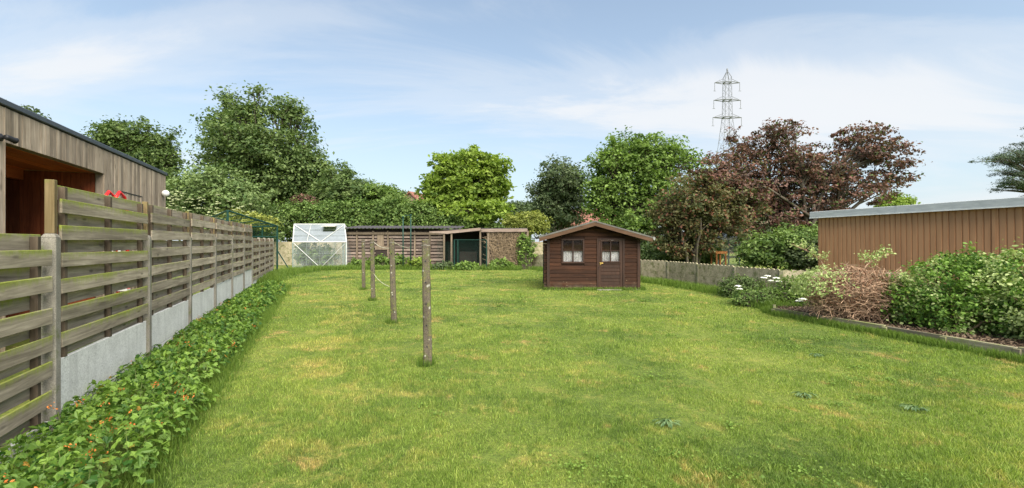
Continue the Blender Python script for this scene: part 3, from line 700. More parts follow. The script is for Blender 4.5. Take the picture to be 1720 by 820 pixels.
def winfill(ax0, ax1, az0, az1, yy, bars=True, fw=.055, name='window'):
    f = MB(); 
    f.box(WF, (ax0, ax1), (yy-.02, yy+.03), (az0, az0+fw)); f.box(WF, (ax0, ax1), (yy-.02, yy+.03), (az1-fw, az1))
    f.box(WF, (ax0, ax0+fw), (yy-.021, yy+.029), (az0+fw+.001, az1-fw-.001)); f.box(WF, (ax1-fw, ax1), (yy-.021, yy+.029), (az0+fw+.001, az1-fw-.001))
    c = (ax0+ax1)/2; f.box(WF, (c-.018, c+.018), (yy-.015, yy+.02), (az0+fw+.001, az1-fw-.001))
    zc_ = az0+(az1-az0)*.53
    f.box(WF, (ax0+fw+.001, c-.019), (yy-.013, yy+.018), (zc_-.011, zc_+.011)); f.box(WF, (c+.019, ax1-fw-.001), (yy-.013, yy+.018), (zc_-.011, zc_+.011))
    fo = f.build(name, MAT['shed_trim'], shed, bevel=.003)
    g = MB(); g.box(WF, (ax0+fw*.5, ax1-fw*.5), (yy+.021, yy+.024), (az0+fw*.5, az1-fw*.5)); sub(g, 'pane', MAT['darkglass'], fo, shed)
    cu = MB(); n = 48; pts = []; vs = []; fs = []
    for i in range(n+1):
        xx = ax0+fw*.6+(ax1-ax0-fw*1.2)*i/n; yy2 = yy+.05+.010*math.sin(i*1.1)+.004*math.sin(i*2.3)
        vs += [(xx, yy2, az0+fw*.4), (xx, yy2, zc_-.03+.006*math.sin(i*2.0))]
    fs = [(2*i, 2*i+2, 2*i+3, 2*i+1) for i in range(n)]; cu.add(vs, fs); sub(cu, 'curtain', MAT['lace'], fo, shed, smooth=True)
    return fo
winfill(wx0, wx1, wz_0, wz_1, SY-.005)
# door
mb = MB(); dyy = SY-.012
dm = X_(1009.5); de = X_(1041.5); zwin = Z_(438.5)
mb.box(WF, (dx0+.035, dm), (dyy, dyy+.04), (dz0+.02, dz1-.03)); mb.box(WF, (de, dx1-.035), (dyy, dyy+.04), (dz0+.02, dz1-.03))
mb.box(WF, (dm+.001, de-.001), (dyy+.001, dyy+.04), (dz0+.02, dz0+.12))
z = dz0+.125
while z < zwin-.06: mb.box(WF, (dm+.001, de-.001), (dyy+.012, dyy+.035), (z, min(z+.1, zwin-.05))); z += .108
door = mb.build('door', MAT['shed_trim'], shed, bevel=.005)
mb = MB(); mb.box(WF, (dx0-.03, dx0+.032), (SY-.03, SY+.01), (dz0, dz1+.03)); mb.box(WF, (dx1-.032, dx1+.03), (SY-.03, SY+.01), (dz0, dz1+.03)); mb.box(WF, (dx0+.033, dx1-.033), (SY-.03, SY+.01), (dz1-.028, dz1+.03))
sub(mb, 'door_frame', MAT['shed_trim'], door, shed, bevel=.005)
winfill(dm-.01, de+.01, zwin-.05, dz1-.03, dyy-.002, name='door_window', fw=.04)
mb = MB(); hx = dx0+.075; hz = Z_(442); mb.box(WF, (hx-.010, hx+.010), (dyy-.006, dyy-.0005), (hz-.06, hz+.03)); mb.tube([(hx, dyy-.006, hz), (hx, dyy-.045, hz), (hx+.085, dyy-.045, hz)], .006, 6)
sub(mb, 'handle', M_plain('brass', (.6, .42, .12), .35, 1), door, shed)
mb = MB(); mb.box(WF, (x0+.1, x1-.1), (SY+.45, SY+.47), (wz0, ze-.1)); mb.build('inner_wall', MAT['interior'], shed)
shed['label'] = 'small dark brown log-board shed with pitched roof and lace-curtained windows on the lawn'

# ---------------------------------------------------------------- greenhouse on the left
GY = 24.3; X_ = lambda px: GX(px, GY); Z_ = lambda py: EYE-(py-HOR)*GY/F; gg = gz(GY)
MAT['alu'] = M_plain('pale_aluminium', (.52, .53, .52), .45, .0)
MAT['galv'] = M_plain('dull_grey_green_metal', (.20, .24, .22), .5)
MAT['roofpane'] = M_pane('frosted_roof_pane', (.22, .25, .275), .80, .3); MAT['wallpane'] = M_pane('clear_wall_pane', (.42, .47, .47), .20, .12)
gh = empty('greenhouse', (X_(535), GY, gg), 'small white-framed greenhouse with frosted roof sheets, far left end of the lawn', 'greenhouse')
gx0, gx1 = X_(492), X_(582); ez, rz = Z_(406.5), Z_(376); dep = 1.6; ry = .55; gr0, gr1 = GX(494, GY+ry), GX(578.5, GY+ry); LE = lambda f: gx0+(gr0-gx0)*f; RE = lambda f: gx1+(gr1-gx1)*f
mb = MB(); r_ = .022
def T(*p, r=r_): mb.tube(p, r, 5)
A = lambda x, y, z: Vector((x, GY+y, z))
for y in (0, dep):
    for x in (gx0, gx1): T(A(x, y, gg), A(x, y, ez))
    T(A(gx0, y, ez), A(gx1, y, ez), r=.03)
for x in (gx0, gx1): T(A(x, 0, ez), A(gr0 if x == gx0 else gr1, ry, rz), A(x, dep, ez), r=.026)
T(A(gr0, ry, rz), A(gr1, ry, rz), r=.03)
mb.build('frame', MAT['alu'], gh)
mb = MB(); T(A(gx0, -.01, gg+.1), A(gx0, -.01, ez-.05), r=.035); T(A(gx1-.05, -.01, gg+.02), A(gx1-.05, -.01, ez-.05), r=.03); T(A(gx1-.32, .4, gg+.02), A(gx1-.32, .4, ez-.05), r=.05)
mb.each('corner_post', MAT['galv'], gh)
mb = MB(); cx = (gx0+gx1)/2; rp = lambda x, f: A(x, ry*f-.02, ez+(rz-ez)*f+.02)
mb.tube([rp(gr0+.03, .95), rp(cx, .02)], .022, 4); mb.tube([rp(gr1-.05, .9), rp(cx+.1, .02)], .022, 4); mb.tube([rp(gx0+.75, .97), rp(gx0+.75, .03)], .014, 4)
mb.tube([A(gx0+.06, -.02, ez-.08), A(cx, -.02, gg+.08)], .014, 4); mb.tube([A(gx1-.06, -.02, ez-.08), A(cx+.1, -.02, gg+.08)], .014, 4); mb.tube([A(gx1-.06, dep, ez-.08), A(cx+.1, dep, gg+.08)], .014, 4)
mb.each('brace', MAT['alu'], gh)
mb = MB(); tb = .012
for f in (.33, .66): mb.tube([rp(LE(f), f), rp(RE(f), f)], .007, 4)
for f in (.25, .5, .75): mb.tube([A(gx0+(gx1-gx0)*f, -.01, gg+.02), A(gx0+(gx1-gx0)*f, -.01, ez)], .009, 4)
for k in (.55,): mb.tube([A(gx0, -.01, gg+(ez-gg)*k), A(gx1, -.01, gg+(ez-gg)*k)], .008, 4)
mb.each('glazing_bar', MAT['galv'], gh)
# roof panes: front slope with a vent opening, back slope, walls
vx0, vx1, vf0, vf1 = X_(538), X_(559.5), .58, .86
mb = MB()
def rq(a, b2, f0, f1): 
    e = lambda x, f: LE(f) if x == gx0 else RE(f) if x == gx1 else x
    mb.quad([A(e(a, f0), ry*f0, ez+(rz-ez)*f0), A(e(b2, f0), ry*f0, ez+(rz-ez)*f0), A(e(b2, f1), ry*f1, ez+(rz-ez)*f1), A(e(a, f1), ry*f1, ez+(rz-ez)*f1)])
rq(gx0, vx0, 0, 1); rq(vx1, gx1, 0, 1); rq(vx0, vx1, 0, vf0); rq(vx0, vx1, vf1, 1)
mb.quad([A(gx0, dep, ez), A(gx1, dep, ez), A(gr1, ry, rz), A(gr0, ry, rz)])
mb.build('roof_panes', MAT['roofpane'], gh)
mb = MB(); mb.quad([A(gx0, 0, gg), A(gx1, 0, gg), A(gx1, 0, ez), A(gx0, 0, ez)]); mb.quad([A(gx0, dep, gg), A(gx1, dep, gg), A(gx1, dep, ez), A(gx0, dep, ez)])
for x in (gx0, gx1): mb.quad([A(x, 0, gg), A(x, dep, gg), A(x, dep, ez), A(gr0 if x == gx0 else gr1, ry, rz), A(x, 0, ez)])
mb.build('wall_panes', MAT['wallpane'], gh)
mb = MB(); p0 = A(vx0-.02, ry*vf1, ez+(rz-ez)*vf1+.03); p1 = A(vx1+.03, ry*vf1, ez+(rz-ez)*vf1+.03)
q0 = A(vx0-.04, ry*vf1-.30, ez+(rz-ez)*vf1+.0); q1 = A(vx1+.03, ry*vf1-.30, ez+(rz-ez)*vf1+.0)
up = Vector((0, 0, .02)); mb.add([p0, p1, q1, q0, p0+up, p1+up, q1+up, q0+up], [(0, 3, 2, 1), (4, 5, 6, 7), (0, 1, 5, 4), (1, 2, 6, 5), (2, 3, 7, 6), (3, 0, 4, 7)])
mb.build('roof_vent', M_plain('cream_vent', (.6, .58, .5)), gh)

# ---------------------------------------------------------------- long slatted shed + coop at the end of the lawn
MAT['slat'] = M_wood('grey_brown_slats', (.11, .078, .062), (.30, .235, .20), grain=20, boardvar=.5)
MAT['slat_post'] = M_wood('shed_post_wood', (.10, .075, .05), (.26, .20, .145), along=2, grain=20, boardvar=.3, knots=False)
MAT['dark'] = M_wood('dark_shed_wood', (.015, .011, .009), (.045, .032, .026), grain=14, knots=False)
MAT['sheet'] = M_plain('dark_roof_sheet', (.055, .05, .055), .7)
LY = 25.0; X_ = lambda px: GX(px, LY); Z_ = lambda py: EYE-(py-HOR)*LY/F; gl = gz(LY)
ls = empty('slatted_shed', (X_(660), LY, gl), 'long low weathered slatted timber shed with dark roof at the end of the lawn', 'shed')
mb = MB(); z = gl+.03
while z < Z_(394):
    if random.random() < .97:
        a = X_(580)
        while a < X_(742):
            e = min(a+random.uniform(1.0, 2.2), X_(744)); 
            if not (z < Z_(421) and e > X_(630) and a < X_(652) and False): mb.box(WF, (a, e-.01), (LY+random.uniform(0, .02), LY+.04), (z, z+.125), warp=.008)
            a = e
    z += .178
slw = mb.build('slat_wall', MAT['slat'], ls)
mb = MB()
for px in (600, 627, 652, 697, 722): mb.box(WF, (X_(px)-.04, X_(px)+.04), (LY-.07, LY-.001), (gl, Z_(388)), warp=.01)
mb.box(WF, (X_(580), X_(737)), (LY-.10, LY-.072), (Z_(394), Z_(390)), warp=.01)
mb.each('frame_post', MAT['slat_post'], ls)
mb = MB(); mb.box(WF, (X_(580), X_(775)), (LY+1.6, LY+1.65), (gl, Z_(385))); mb.box(WF, (X_(580), X_(580)+.04), (LY+.05, LY+1.6), (gl, Z_(388))); mb.box(WF, (X_(583), X_(737)), (LY+.05, LY+.08), (Z_(390), Z_(384.5)))
mb.build('back_wall', MAT['dark'], ls)
mb = MB(); n = 120; vs = []; fs = []
rx0, rx1 = X_(583), X_(776)
for i in range(n+1):
    x = rx0+(rx1-rx0)*i/n; dz = .022*math.sin(i*1.57*1.0)
    vs += [(x, LY-.35, Z_(383.2)+dz), (x, LY+1.9, Z_(379)+dz+.05), (x, LY-.35, Z_(383.2)+dz-.03), (x, LY+1.9, Z_(379)+dz+.02)]
fs = [(4*i, 4*i+4, 4*i+5, 4*i+1) for i in range(n)]+[(4*i+2, 4*i+3, 4*i+7, 4*i+6) for i in range(n)]+[(4*i, 4*i+2, 4*i+6, 4*i+4) for i in range(n)]
mb.add(vs, fs); mb.build('roof', MAT['sheet'], ls)
mb = MB(); wy = LY-.045
mb.box(WF, (X_(631), X_(651)), (LY-.10, LY-.06), (Z_(419.5), Z_(413))); mb.box(WF, (X_(634), X_(645)), (LY-.06, LY-.02), (Z_(413)+.005, Z_(394.5)), r=.9); mb.each('shutter', MAT['slat_post'], ls)
mb = MB(); mb.box(WF, (X_(631.5), X_(650)), (LY-.06, LY-.03), (Z_(440), Z_(420))); mb.build('hatch', MAT['dark'], ls)
# coop
CY = 24.0; X_ = lambda px: GX(px, CY); Z_ = lambda py: EYE-(py-HOR)*CY/F; gc_ = gz(CY)
cp = empty('chicken_coop', (X_(810), CY, gc_), 'open timber coop with sagging roof boards and reed screen, right of the slatted shed', 'coop')
mb = MB()
mb.prism([(X_(723), Z_(389)), (X_(752), Z_(388)), (X_(808), Z_(383)), (X_(808), Z_(387.5)), (X_(752), Z_(393)), (X_(723), Z_(391))], WF, CY-.3, CY-.26)
mb.box(WF, (X_(809), X_(885.5)), (CY-.32, CY-.28), (Z_(390), Z_(384.6)), warp=.01)
mb.each('fascia', MAT['slat'], cp)
mb = MB(); mb.box(WF, (X_(745), X_(807)), (CY-.255, CY+1.7), (Z_(386.5), Z_(385.5))); mb.box(WF, (X_(809), X_(885)), (CY-.275, CY+1.7), (Z_(384.5), Z_(383.5))); mb.each('roof', MAT['sheet'], cp)
mb = MB()
for px, w_ in ((747, .04), (759.5, .045), (807.5, .04), (820.5, .045), (886, .045)): mb.box(WF, (X_(px)-w_, X_(px)+w_), (CY-.25, CY-.17), (gc_, Z_(388)-.0), warp=.008)
mb.each('post', MAT['slat_post'], cp)
mb = MB(); mb.box(WF, (X_(745), X_(886)), (CY+1.6, CY+1.65), (gc_, Z_(387))); mb.box(WF, (X_(886)-.05, X_(886)), (CY-.15, CY+1.6), (gc_, Z_(387))); 
mb.box(WF, (X_(770), X_(800)), (CY+.5, CY+1.2), (gc_, gc_+.9)); mb.build('back_wall', MAT['dark'], cp)
mb = MB()
for k in range(10): z = gc_+.05+k*.2; mb.box(WF, (X_(822), X_(884)), (CY-.15, CY-.12), (z, z+.14), warp=.008)
mb.build('slat_wall', MAT['slat'], cp)
mb = MB()
for k in range(1300):
    x = random.uniform(X_(824), X_(874)); z = random.uniform(gc_+.1, Z_(391)); a = random.gauss(math.pi/2, .9); l = random.uniform(.15, .6); yy = CY-.17-random.random()*.08
    if random.random() < .45+.5*(z < Z_(398)) * .6: mb.tube([(x, yy, z), (x+math.cos(a)*l, yy-.02, min(z+math.sin(a)*l, Z_(390)))], .008, 3, cap=False)
mb.build('reed_screen', M_wood('dry_reed', (.13, .09, .055), (.33, .25, .16), knots=False, boardvar=.6), cp)
MAT['gmetal'] = M_plain('green_painted_metal', (.008, .040, .030), .5)
MAT['gnet'] = M_wire('green_netting', (.012, .06, .045), .09, .045)
mf = empty('mesh_fence', (X_(790), CY-.5, gc_), 'low green wire mesh fence with green posts in front of the open coop', 'fence')
mb = MB(); yy = CY-.5
for px in (765, 771, 818): mb.tube([(X_(px), yy, gc_), (X_(px), yy, Z_(402.5))], .028, 6)
mb.tube([(X_(765), yy, Z_(403)), (X_(818), yy, Z_(403))], .016, 5); mb.each('post', MAT['gmetal'], mf)
mb = MB(); ps = [(X_(765), yy, gc_), (X_(818), yy, gc_), (X_(818), yy, Z_(403)), (X_(765), yy, Z_(403))]; mb.quad(ps); mb.quad([(X_(735), yy+.3, gc_), (X_(765), yy, gc_), (X_(765), yy, Z_(406)), (X_(735), yy+.3, Z_(406))]); mb.each('wire_mesh', MAT['gnet'], mf)
# ---- two green poles
for px, zt, lab in ((677, 364, 'thin dark green metal pole, left one of two before the slatted shed'), (690, 361, 'dark green metal pole with a side arm, right one of two before the slatted shed')):
    yy = 23.6; x = GX(px, yy); t = empty('garden_pole', (x, yy, gz(yy)), lab, 'pole', 'green metal poles by the slatted shed')
    zt = EYE-(zt-HOR)*yy/F; mb = MB(); mb.tube([(x, yy, gz(yy)-.05), (x, yy, zt)], [.035, .03], 8); mb.build('pole', MAT['gmetal'], t, True)
    mb = MB(); mb.tube([(x-(.35 if px == 690 else .05), yy, zt-.03), (x+.05, yy, zt-.03)], .02, 6); lathe(mb, Vector((x, yy, zt-.06)), Vector((0, 0, 1)), [(0, .035), (.03, .06), (.07, .06), (.09, .03)]); mb.build('head', MAT['gmetal'], t)

# ---------------------------------------------------------------- green netted cage behind the fence
A_, B_, C_, D_ = (Vector((-11.1, 21.5, 2.39)), Vector((-11.5, 18.4, 2.9)), Vector((-13.0, 19.7, 2.7)), Vector((-12.6, 21.9, 2.37)))
cg = empty('netted_cage', (-12, 20.5, gz(20)), 'tall green metal cage with netting, behind the far end of the wooden fence', 'cage')
mb = MB(); low = lambda v: Vector((v.x, v.y, gz(v.y)))
for p in (A_, B_, C_, D_): mb.tube([low(p), p], .045, 6)
for p, q in ((A_, B_), (B_, C_), (C_, D_), (D_, A_)): mb.tube([p, q], .04, 6)
for k in range(1, 5): mb.tube([B_.lerp(A_, k/5), C_.lerp(D_, k/5)], .02, 5)
mid = lambda p, z: Vector((p.x, p.y, z))
mb.tube([mid(A_, 1.87), mid(D_, 1.87)], .035, 6); mb.tube([mid(A_, 1.87), mid(B_, 1.87)], .03, 6); mb.tube([mid(A_, 1.25), Vector((-10.55, 21.7, gz(21.7)))], .03, 6); mb.tube([mid(D_.lerp(A_, .45), gz(21)), D_.lerp(A_, .45)], .03, 6)
mb.build('frame', MAT['gmetal'], cg)
mb = MB()
def net(p, q, r, s2):
    L1 = (q-p).length; L2 = (s2-p).length; mb.quad([p, q, r, s2], [(0, 0, 0), (L1, 0, 0), (L1, 0, L2), (0, 0, L2)])
net(low(A_), low(B_), B_, A_); net(low(D_), low(A_), A_, D_); net(low(C_), low(D_), D_, C_); net(A_, B_, C_, D_); net(low(B_), low(C_), C_, B_)
mb.build('netting', MAT['gnet'], cg)

# ---------------------------------------------------------------- concrete walls
MAT['pebble'] = M_concrete('pebbled_concrete', (.20, .17, .105), (.50, .44, .31), 30, .55, .38)
MAT['wallpost'] = M_concrete('mossy_wall_post', (.13, .125, .08), (.28, .26, .19), 60, .4, .45)
def scallop_wall(name, label, pts, h, npost, parent=None):
    t = empty(name, (pts[0][0], pts[0][1], gz(pts[0][1])), label, 'wall')
    for (p, q, n) in zip(pts[:-1], pts[1:], npost):
        for k in range(n):
            a = (p[0]+(q[0]-p[0])*k/n, p[1]+(q[1]-p[1])*k/n); c = (p[0]+(q[0]-p[0])*(k+1)/n, p[1]+(q[1]-p[1])*(k+1)/n)
            fr, L = fdir(a, c); g = gz((a[1]+c[1])/2); rows = max(2, round(h/.42)); rh = h/rows
            mb = MB()
            for r_ in range(rows):
                z0_, z1_ = g+rh*r_, g+rh*(r_+1)
                if r_ < rows-1: mb.box(fr, (.04, L-.04), (-.02, .02), (z0_-(.1 if r_ == 0 else 0), z1_-.008))
                else:
                    poly = [(.04, z0_), (L-.04, z0_)]; ns = max(4, int(L/.16)); 
                    for i in range(ns*4, -1, -1): poly.append((.04+(L-.08)*i/(ns*4), z1_-.03+.03*abs(math.sin(math.pi*i/4))))
                    mb.prism(poly, fr, -.018, .022)
            mb.build('wall_panel', MAT['pebble'], t)
            mb = MB(); mb.box(fr, (-.05, .05), (-.06, .05), (g-.1, g+h-.03)); mb.build('wall_post', MAT['wallpost'], t, bevel=.008)
    return t
scallop_wall('garden_wall', 'low pebbled concrete panel wall with scalloped top running from behind the shed to the right border', [(1.05, 24.3), (5.05, 17.7), (5.70, 16.6), (7.1, 12.0), (9.4, 10.9)], .80, [4, 1, 3, 1])
scallop_wall('garden_wall', 'taller grey concrete panel wall behind the slatted shed at the garden end', [(-14.5, 27.6), (2.6, 27.6)], 1.42, [9])

# ---------------------------------------------------------------- right brown metal building
m, nt, b, o = newmat('brown_metal_sheet'); g = attr(nt, 'gc'); n1 = noise(nt, mapping(nt, g, (6, 6, .7)), 1, 4, .6)
lk(nt, ramp(nt, n1, [(.28, (.37, .19, .095)), (.5, (.45, .235, .118)), (.72, (.50, .27, .138))]), b.inputs['Base Color']); b.inputs['Roughness'].default_value = .45; MAT['brownsheet'] = m
m, nt, b, o = newmat('galvanised_fascia'); g = attr(nt, 'gc'); n1 = noise(nt, mapping(nt, g, (2, 8, 12)), 2, 5, .7)
lk(nt, ramp(nt, n1, [(.3, (.38, .40, .41)), (.7, (.55, .57, .58))]), b.inputs['Base Color']); b.inputs['Roughness'].default_value = .5; MAT['fascia'] = m
p, q = (GX(1374, 13.5), 13.5), (GX(1374, 13.5)+1.25*2.2, 13.5-4.3*2.2)
fr, L = fdir(p, q); fr = (fr[0], fr[1], -fr[2], fr[3])    # B toward the lawn
bb_ = empty('metal_garage', (p[0], p[1], 0), 'long brown corrugated metal building with pale grey roof edge, right', 'building')
mb = MB(); prof = []; pt = .125; x = 0
while x < L:
    prof += [(x, 0), (x+.092, 0), (x+.098, -.018), (x+.119, -.018)]; x += pt
vs = []; gs = []
for a, b2 in prof:
    for z in (0, 2.40): v = fr[0]+fr[1]*a+fr[2]*b2; vs.append((v.x, v.y, z)); gs.append((a, b2, z))
mb.add(vs, [(2*i, 2*i+2, 2*i+3, 2*i+1) for i in range(len(prof)-1)], gs)
mb.box((fr[0], -fr[2], fr[1], fr[3]), (.0, 5), (0, .03), (0, 2.40)); mb.build('wall', MAT['brownsheet'], bb_)
mb = MB(); mb.box(fr, (-.16, L+.1), (-.1, .14), (2.335, 2.52)); fa = mb.build('roof_edge', MAT['fascia'], bb_, bevel=.008)
mb = MB(); mb.box(fr, (4.0, 4.06), (.003, .012), (0, 2.33)); mb.build('cover_strip', MAT['brownsheet'], bb_)
for q_ in (2.2, 4.6): mb = MB(); mb.box(fr, (q_, q_+.05), (.141, .144), (2.352, 2.519)); sub(mb, 'joint_plate', MAT['fascia'], fa, bb_)
mb = MB(); mb.box(fr, (-.165, L+.1), (.141, .15), (2.325, 2.35)); sub(mb, 'drip_strip', MAT['white'], fa, bb_)
mb = MB(); mb.box(fr, (-.1, L), (-5, -.101), (2.38, 2.45)); mb.build('roof', MAT['felt'], bb_)

# ---------------------------------------------------------------- raised bed
m, nt, b, o = newmat('bark_soil'); g = nn(nt, 'ShaderNodeNewGeometry').outputs['Position']
v = nn(nt, 'ShaderNodeTexVoronoi'); v.inputs['Scale'].default_value = 28; lk(nt, mixc(nt, .05, g, noise(nt, g, 9), 'ADD'), v.inputs['Vector'])
lk(nt, mixc(nt, noise(nt, g, 5), ramp(nt, v.outputs[1], [(.1, (.03, .017, .010)), (.9, (.15, .10, .065))]), (.05, .034, .022)), b.inputs['Base Color']); bump(nt, b, v.outputs[0], .03, 1); b.inputs['Roughness'].default_value = .95
bedpts = [(6.0, 10.35), (5.62, 9.7), (6.30, 7.64), (6.78, 6.07), (7.6, 3.4)]
MAT['edging'] = M_wood('mossy_edging_timber', (.13, .11, .075), (.34, .30, .22), moss=.42)
soil = MB(); soil.quad([(bx_, by_, .16) for bx_, by_ in bedpts] + [(12, 3.4, .16), (10.2, 10.35, .16)])
tag(soil.build('soil_bed', m), kind='structure')
ed = empty('bed_edging', (5.62, 9.7, gz(9.7)), 'low mossy concrete-and-timber edging around the planting bed at right', 'edging')
for k in range(len(bedpts)-1):
    n = 1 if k == 0 else 2
    for j in range(n):
        a = [bedpts[k][i]+(bedpts[k+1][i]-bedpts[k][i])*j/n for i in (0, 1)]; c = [bedpts[k][i]+(bedpts[k+1][i]-bedpts[k][i])*(j+1)/n for i in (0, 1)]
        fr, L = fdir(a, c); mb = MB(); mb.box(fr, (0, L-.012), (-.045, .004), (-.05, .21+random.uniform(-.008, .008)), warp=.004); mb.build('edge_board', MAT['edging'], ed, bevel=.006)
        mb = MB(); mb.box(fr, (-.04, .04), (-.085, -.047), (-.05, .19)); mb.build('stake', MAT['edging'], ed, bevel=.005)
# chips
n = 5000; yy = rng.uniform(4, 10.2, n); xx = np.interp(yy, [3.4, 6.07, 7.64, 9.7, 10.35], [7.6, 6.78, 6.30, 5.62, 6.0])+.06+rng.random(n)**1.5*1.6
chip = leafmesh('bark_chips', np.stack([xx, yy, .165+rng.random(n)*.03], 1), rng.normal(size=(n, 3))*.5+np.array([0, 0, 1.]), rng.uniform(.025, .07, n), M_leaf('bark_chip', (.04, .024, .014), (.22, .155, .10), 0), rng.random(n))
tag(link('bark_chips', chip), 'brown bark chips and dead leaves scattered on the soil of the right bed', 'mulch', kind='stuff')

# ---------------------------------------------------------------- shrubs and hedges
MAT['laurel'] = M_leaf('hedge_leaf', (.03, .085, .012), (.19, .31, .055), .3, .5, spec=.2)
MAT['laurel_light'] = M_leaf('pale_hedge_leaf', (.17, .24, .07), (.46, .53, .23), .3, .55, spec=.2)
MAT['olive_leaf'] = M_leaf('oak_leaf', (.042, .082, .022), (.165, .225, .075), .32)
MAT['bright'] = M_leaf('bright_leaf', (.10, .165, .022), (.28, .37, .065), .42)
MAT['mid'] = M_leaf('mid_leaf', (.065, .12, .025), (.22, .32, .075), .38)
MAT['dark_leaf'] = M_leaf('dark_leaf', (.045, .075, .03), (.14, .18, .085), .3)
MAT['gold'] = M_leaf('gold_green_leaf', (.12, .16, .03), (.31, .33, .08), .3)
MAT['purple'] = M_leaf('copper_leaf', (.06, .038, .031), (.235, .12, .09), .25, warm=((.07, .12, .03), .86))
MAT['copper_green'] = M_leaf('bronze_leaf', (.055, .075, .025), (.17, .15, .065), .3, warm=((.20, .075, .05), .84))
MAT['hedge_green'] = M_leaf('hedge_mid_leaf', (.05, .10, .022), (.18, .26, .07), .3)
MAT['elder'] = M_leaf('elder_leaf', (.07, .12, .035), (.22, .29, .11), .3)
MAT['twig'] = M_plain('dry_twig', (.34, .225, .15), .9, var=.45, scale=14)
MAT['cream'] = M_leaf('cream_flower', (.30, .34, .17), (.50, .53, .33), .2); MAT['whitef'] = M_leaf('white_flower', (.75, .75, .72), (.85, .85, .83), .2)

def hedge(name, label, cat, lobes, n, leaf, mat, per=14, cr=.22, core=.72, mat2=None, frac2=0, sprouts=0, shape='oval', lo=.75, hi=1.05, aspect=.7):
    x, y = lobes[0][0], lobes[0][1]; t = empty(name, (x, y, gz(y)), label, cat)
    cent, idx, cd = lobepts(lobes, n, lo, hi, .1); k = cent[:, 2] > .12; cent, cd, idx = cent[k], cd[k], idx[k]
    if sprouts:
        sp_ = [];
        for q in rng.choice(np.nonzero(cd[:, 2] > .4)[0], sprouts):
            d = np.array([rng.normal()*.3, rng.normal()*.3, 1.]); 
            for j in range(3): sp_.append(cent[q]+d*(.08+.08*j)*rng.uniform(.7, 1.3))
        sp_ = np.array(sp_); cent = np.concatenate([cent, sp_]); cd = np.concatenate([cd, np.tile([0, 0, 1.], (len(sp_), 1))])
    def go(c, d, mt, nm):
        pos, nrm, sz, tt = leaves_around(c, d, per, cr, .8, leaf, .6); k = pos[:, 2] > .14
        link(nm, leafmesh(nm, pos[k], nrm[k], sz[k], mt, tt[k], aspect, shape, origin=(x, y, gz(y))), t)
    if mat2:
        s_ = mat2[1](cent); go(cent[~s_], cd[~s_], mat, 'foliage'); go(cent[s_], cd[s_], mat2[0], 'pale_foliage')
    else: go(cent, cd, mat, 'foliage')
    mb = MB()
    for q in range(min(len(cent), 260)):
        l = lobes[int(idx[q])] if q < len(idx) else lobes[0]; e = Vector(cent[q]); b0 = Vector((l[0]+random.uniform(-.4, .4)*l[3], l[1]+random.uniform(-.4, .4)*l[4], gz(l[1])))
        mb.tube([b0, b0.lerp(e, .5)+Vector((0, 0, .15)), e], [.02, .013, .005], 4, cap=False)
    mb.build('stems', MAT['twig'] if cat == 'hedge' else MAT['bark'], t)
    return t
# right hedge: laurel with paler variegated right end
hl = [(7.15, 8.0, .45, .45, .5, .5), (7.75, 6.75, .4, .45, .5, .4), (8.0, 6.0, .38, .4, .5, .4), (7.6, 7.9, .62, .90, .80, .70), (7.4, 7.5, .45, .6, .6, .5), (8.2, 7.1, .68, .95, .85, .78), (7.9, 6.5, .5, .6, .7, .55), (8.6, 6.2, .70, .90, .85, .76), (8.3, 5.6, .5, .6, .7, .6), (9.0, 5.2, .68, .9, .9, .80), (8.3, 8.3, .72, .8, .7, .66), (9.4, 4.2, .7, .8, .9, .8)]
hedge('hedge', 'broad glossy green hedge with paler leaves toward its right, on the bark bed', 'hedge', hl, 3400, .046, MAT['laurel'], per=22, cr=.15, mat2=(MAT['laurel_light'], lambda c: rng.random(len(c)) < np.where((c[:, 0]/c[:, 1] > 1.02) | ((c[:, 0]/c[:, 1] < .93) & (c[:, 2] > .75)), .5, .07)), sprouts=14)
# dead brown twiggy shrub
dx_, dy_ = 6.62, 8.75; t = empty('dead_shrub', (dx_, dy_, .16), 'dry brown leafless thicket of twigs between the wall and the green hedge', 'shrub')
mb = MB(); random.seed(11)
for k in range(2600):
    a = random.uniform(0, 6.283); f = random.random()**.5; c = Vector((dx_+math.cos(a)*f*.85, dy_+math.sin(a)*f*.7, .16+random.random()*(1.0-.35*f*f)*1.0))
    d = Vector((random.gauss(0, 1), random.gauss(0, 1), random.gauss(.1, .6))).normalized(); l = random.uniform(.12, .38)
    if c.z < .2: continue
    mb.tube([c-d*l*.5, c+Vector((random.gauss(0, .03), random.gauss(0, .03), random.gauss(0, .03))), c+d*l*.5], [.006, .005, .003], 3, cap=False)
for k in range(60):
    a = random.uniform(0, 6.283); e = Vector((dx_+math.cos(a)*.75, dy_+math.sin(a)*.6, random.uniform(.5, 1.15))); mb.tube([(dx_+random.uniform(-.2, .2), dy_+random.uniform(-.2, .2), .12), ((dx_+e.x)/2, (dy_+e.y)/2, e.z*.7), e], [.02, .013, .006], 4, cap=False)
mb.build('twigs', MAT['twig'], t)
n = 2600; d = unit(n); r = .5+.5*rng.random(n)**.5; pos = np.array([dx_, dy_, .62])+d*np.array([.85, .7, .5])*r[:, None]; pos = pos[pos[:, 2] > .2]
link('dead_leaves', leafmesh('dead_leaves', pos, rng.normal(size=pos.shape), rng.uniform(.03, .06, len(pos)), M_leaf('dead_leaf', (.13, .06, .035), (.30, .17, .10), .1), rng.random(len(pos)), .6, origin=(dx_, dy_, .16)), t)
n = 5200; d = unit(n); d[:, 2] = np.abs(d[:, 2]); r = .93+.16*rng.random(n); pos = np.array([dx_-.12, dy_+.1, .60])+d*np.array([.92, .75, .58])*r[:, None]
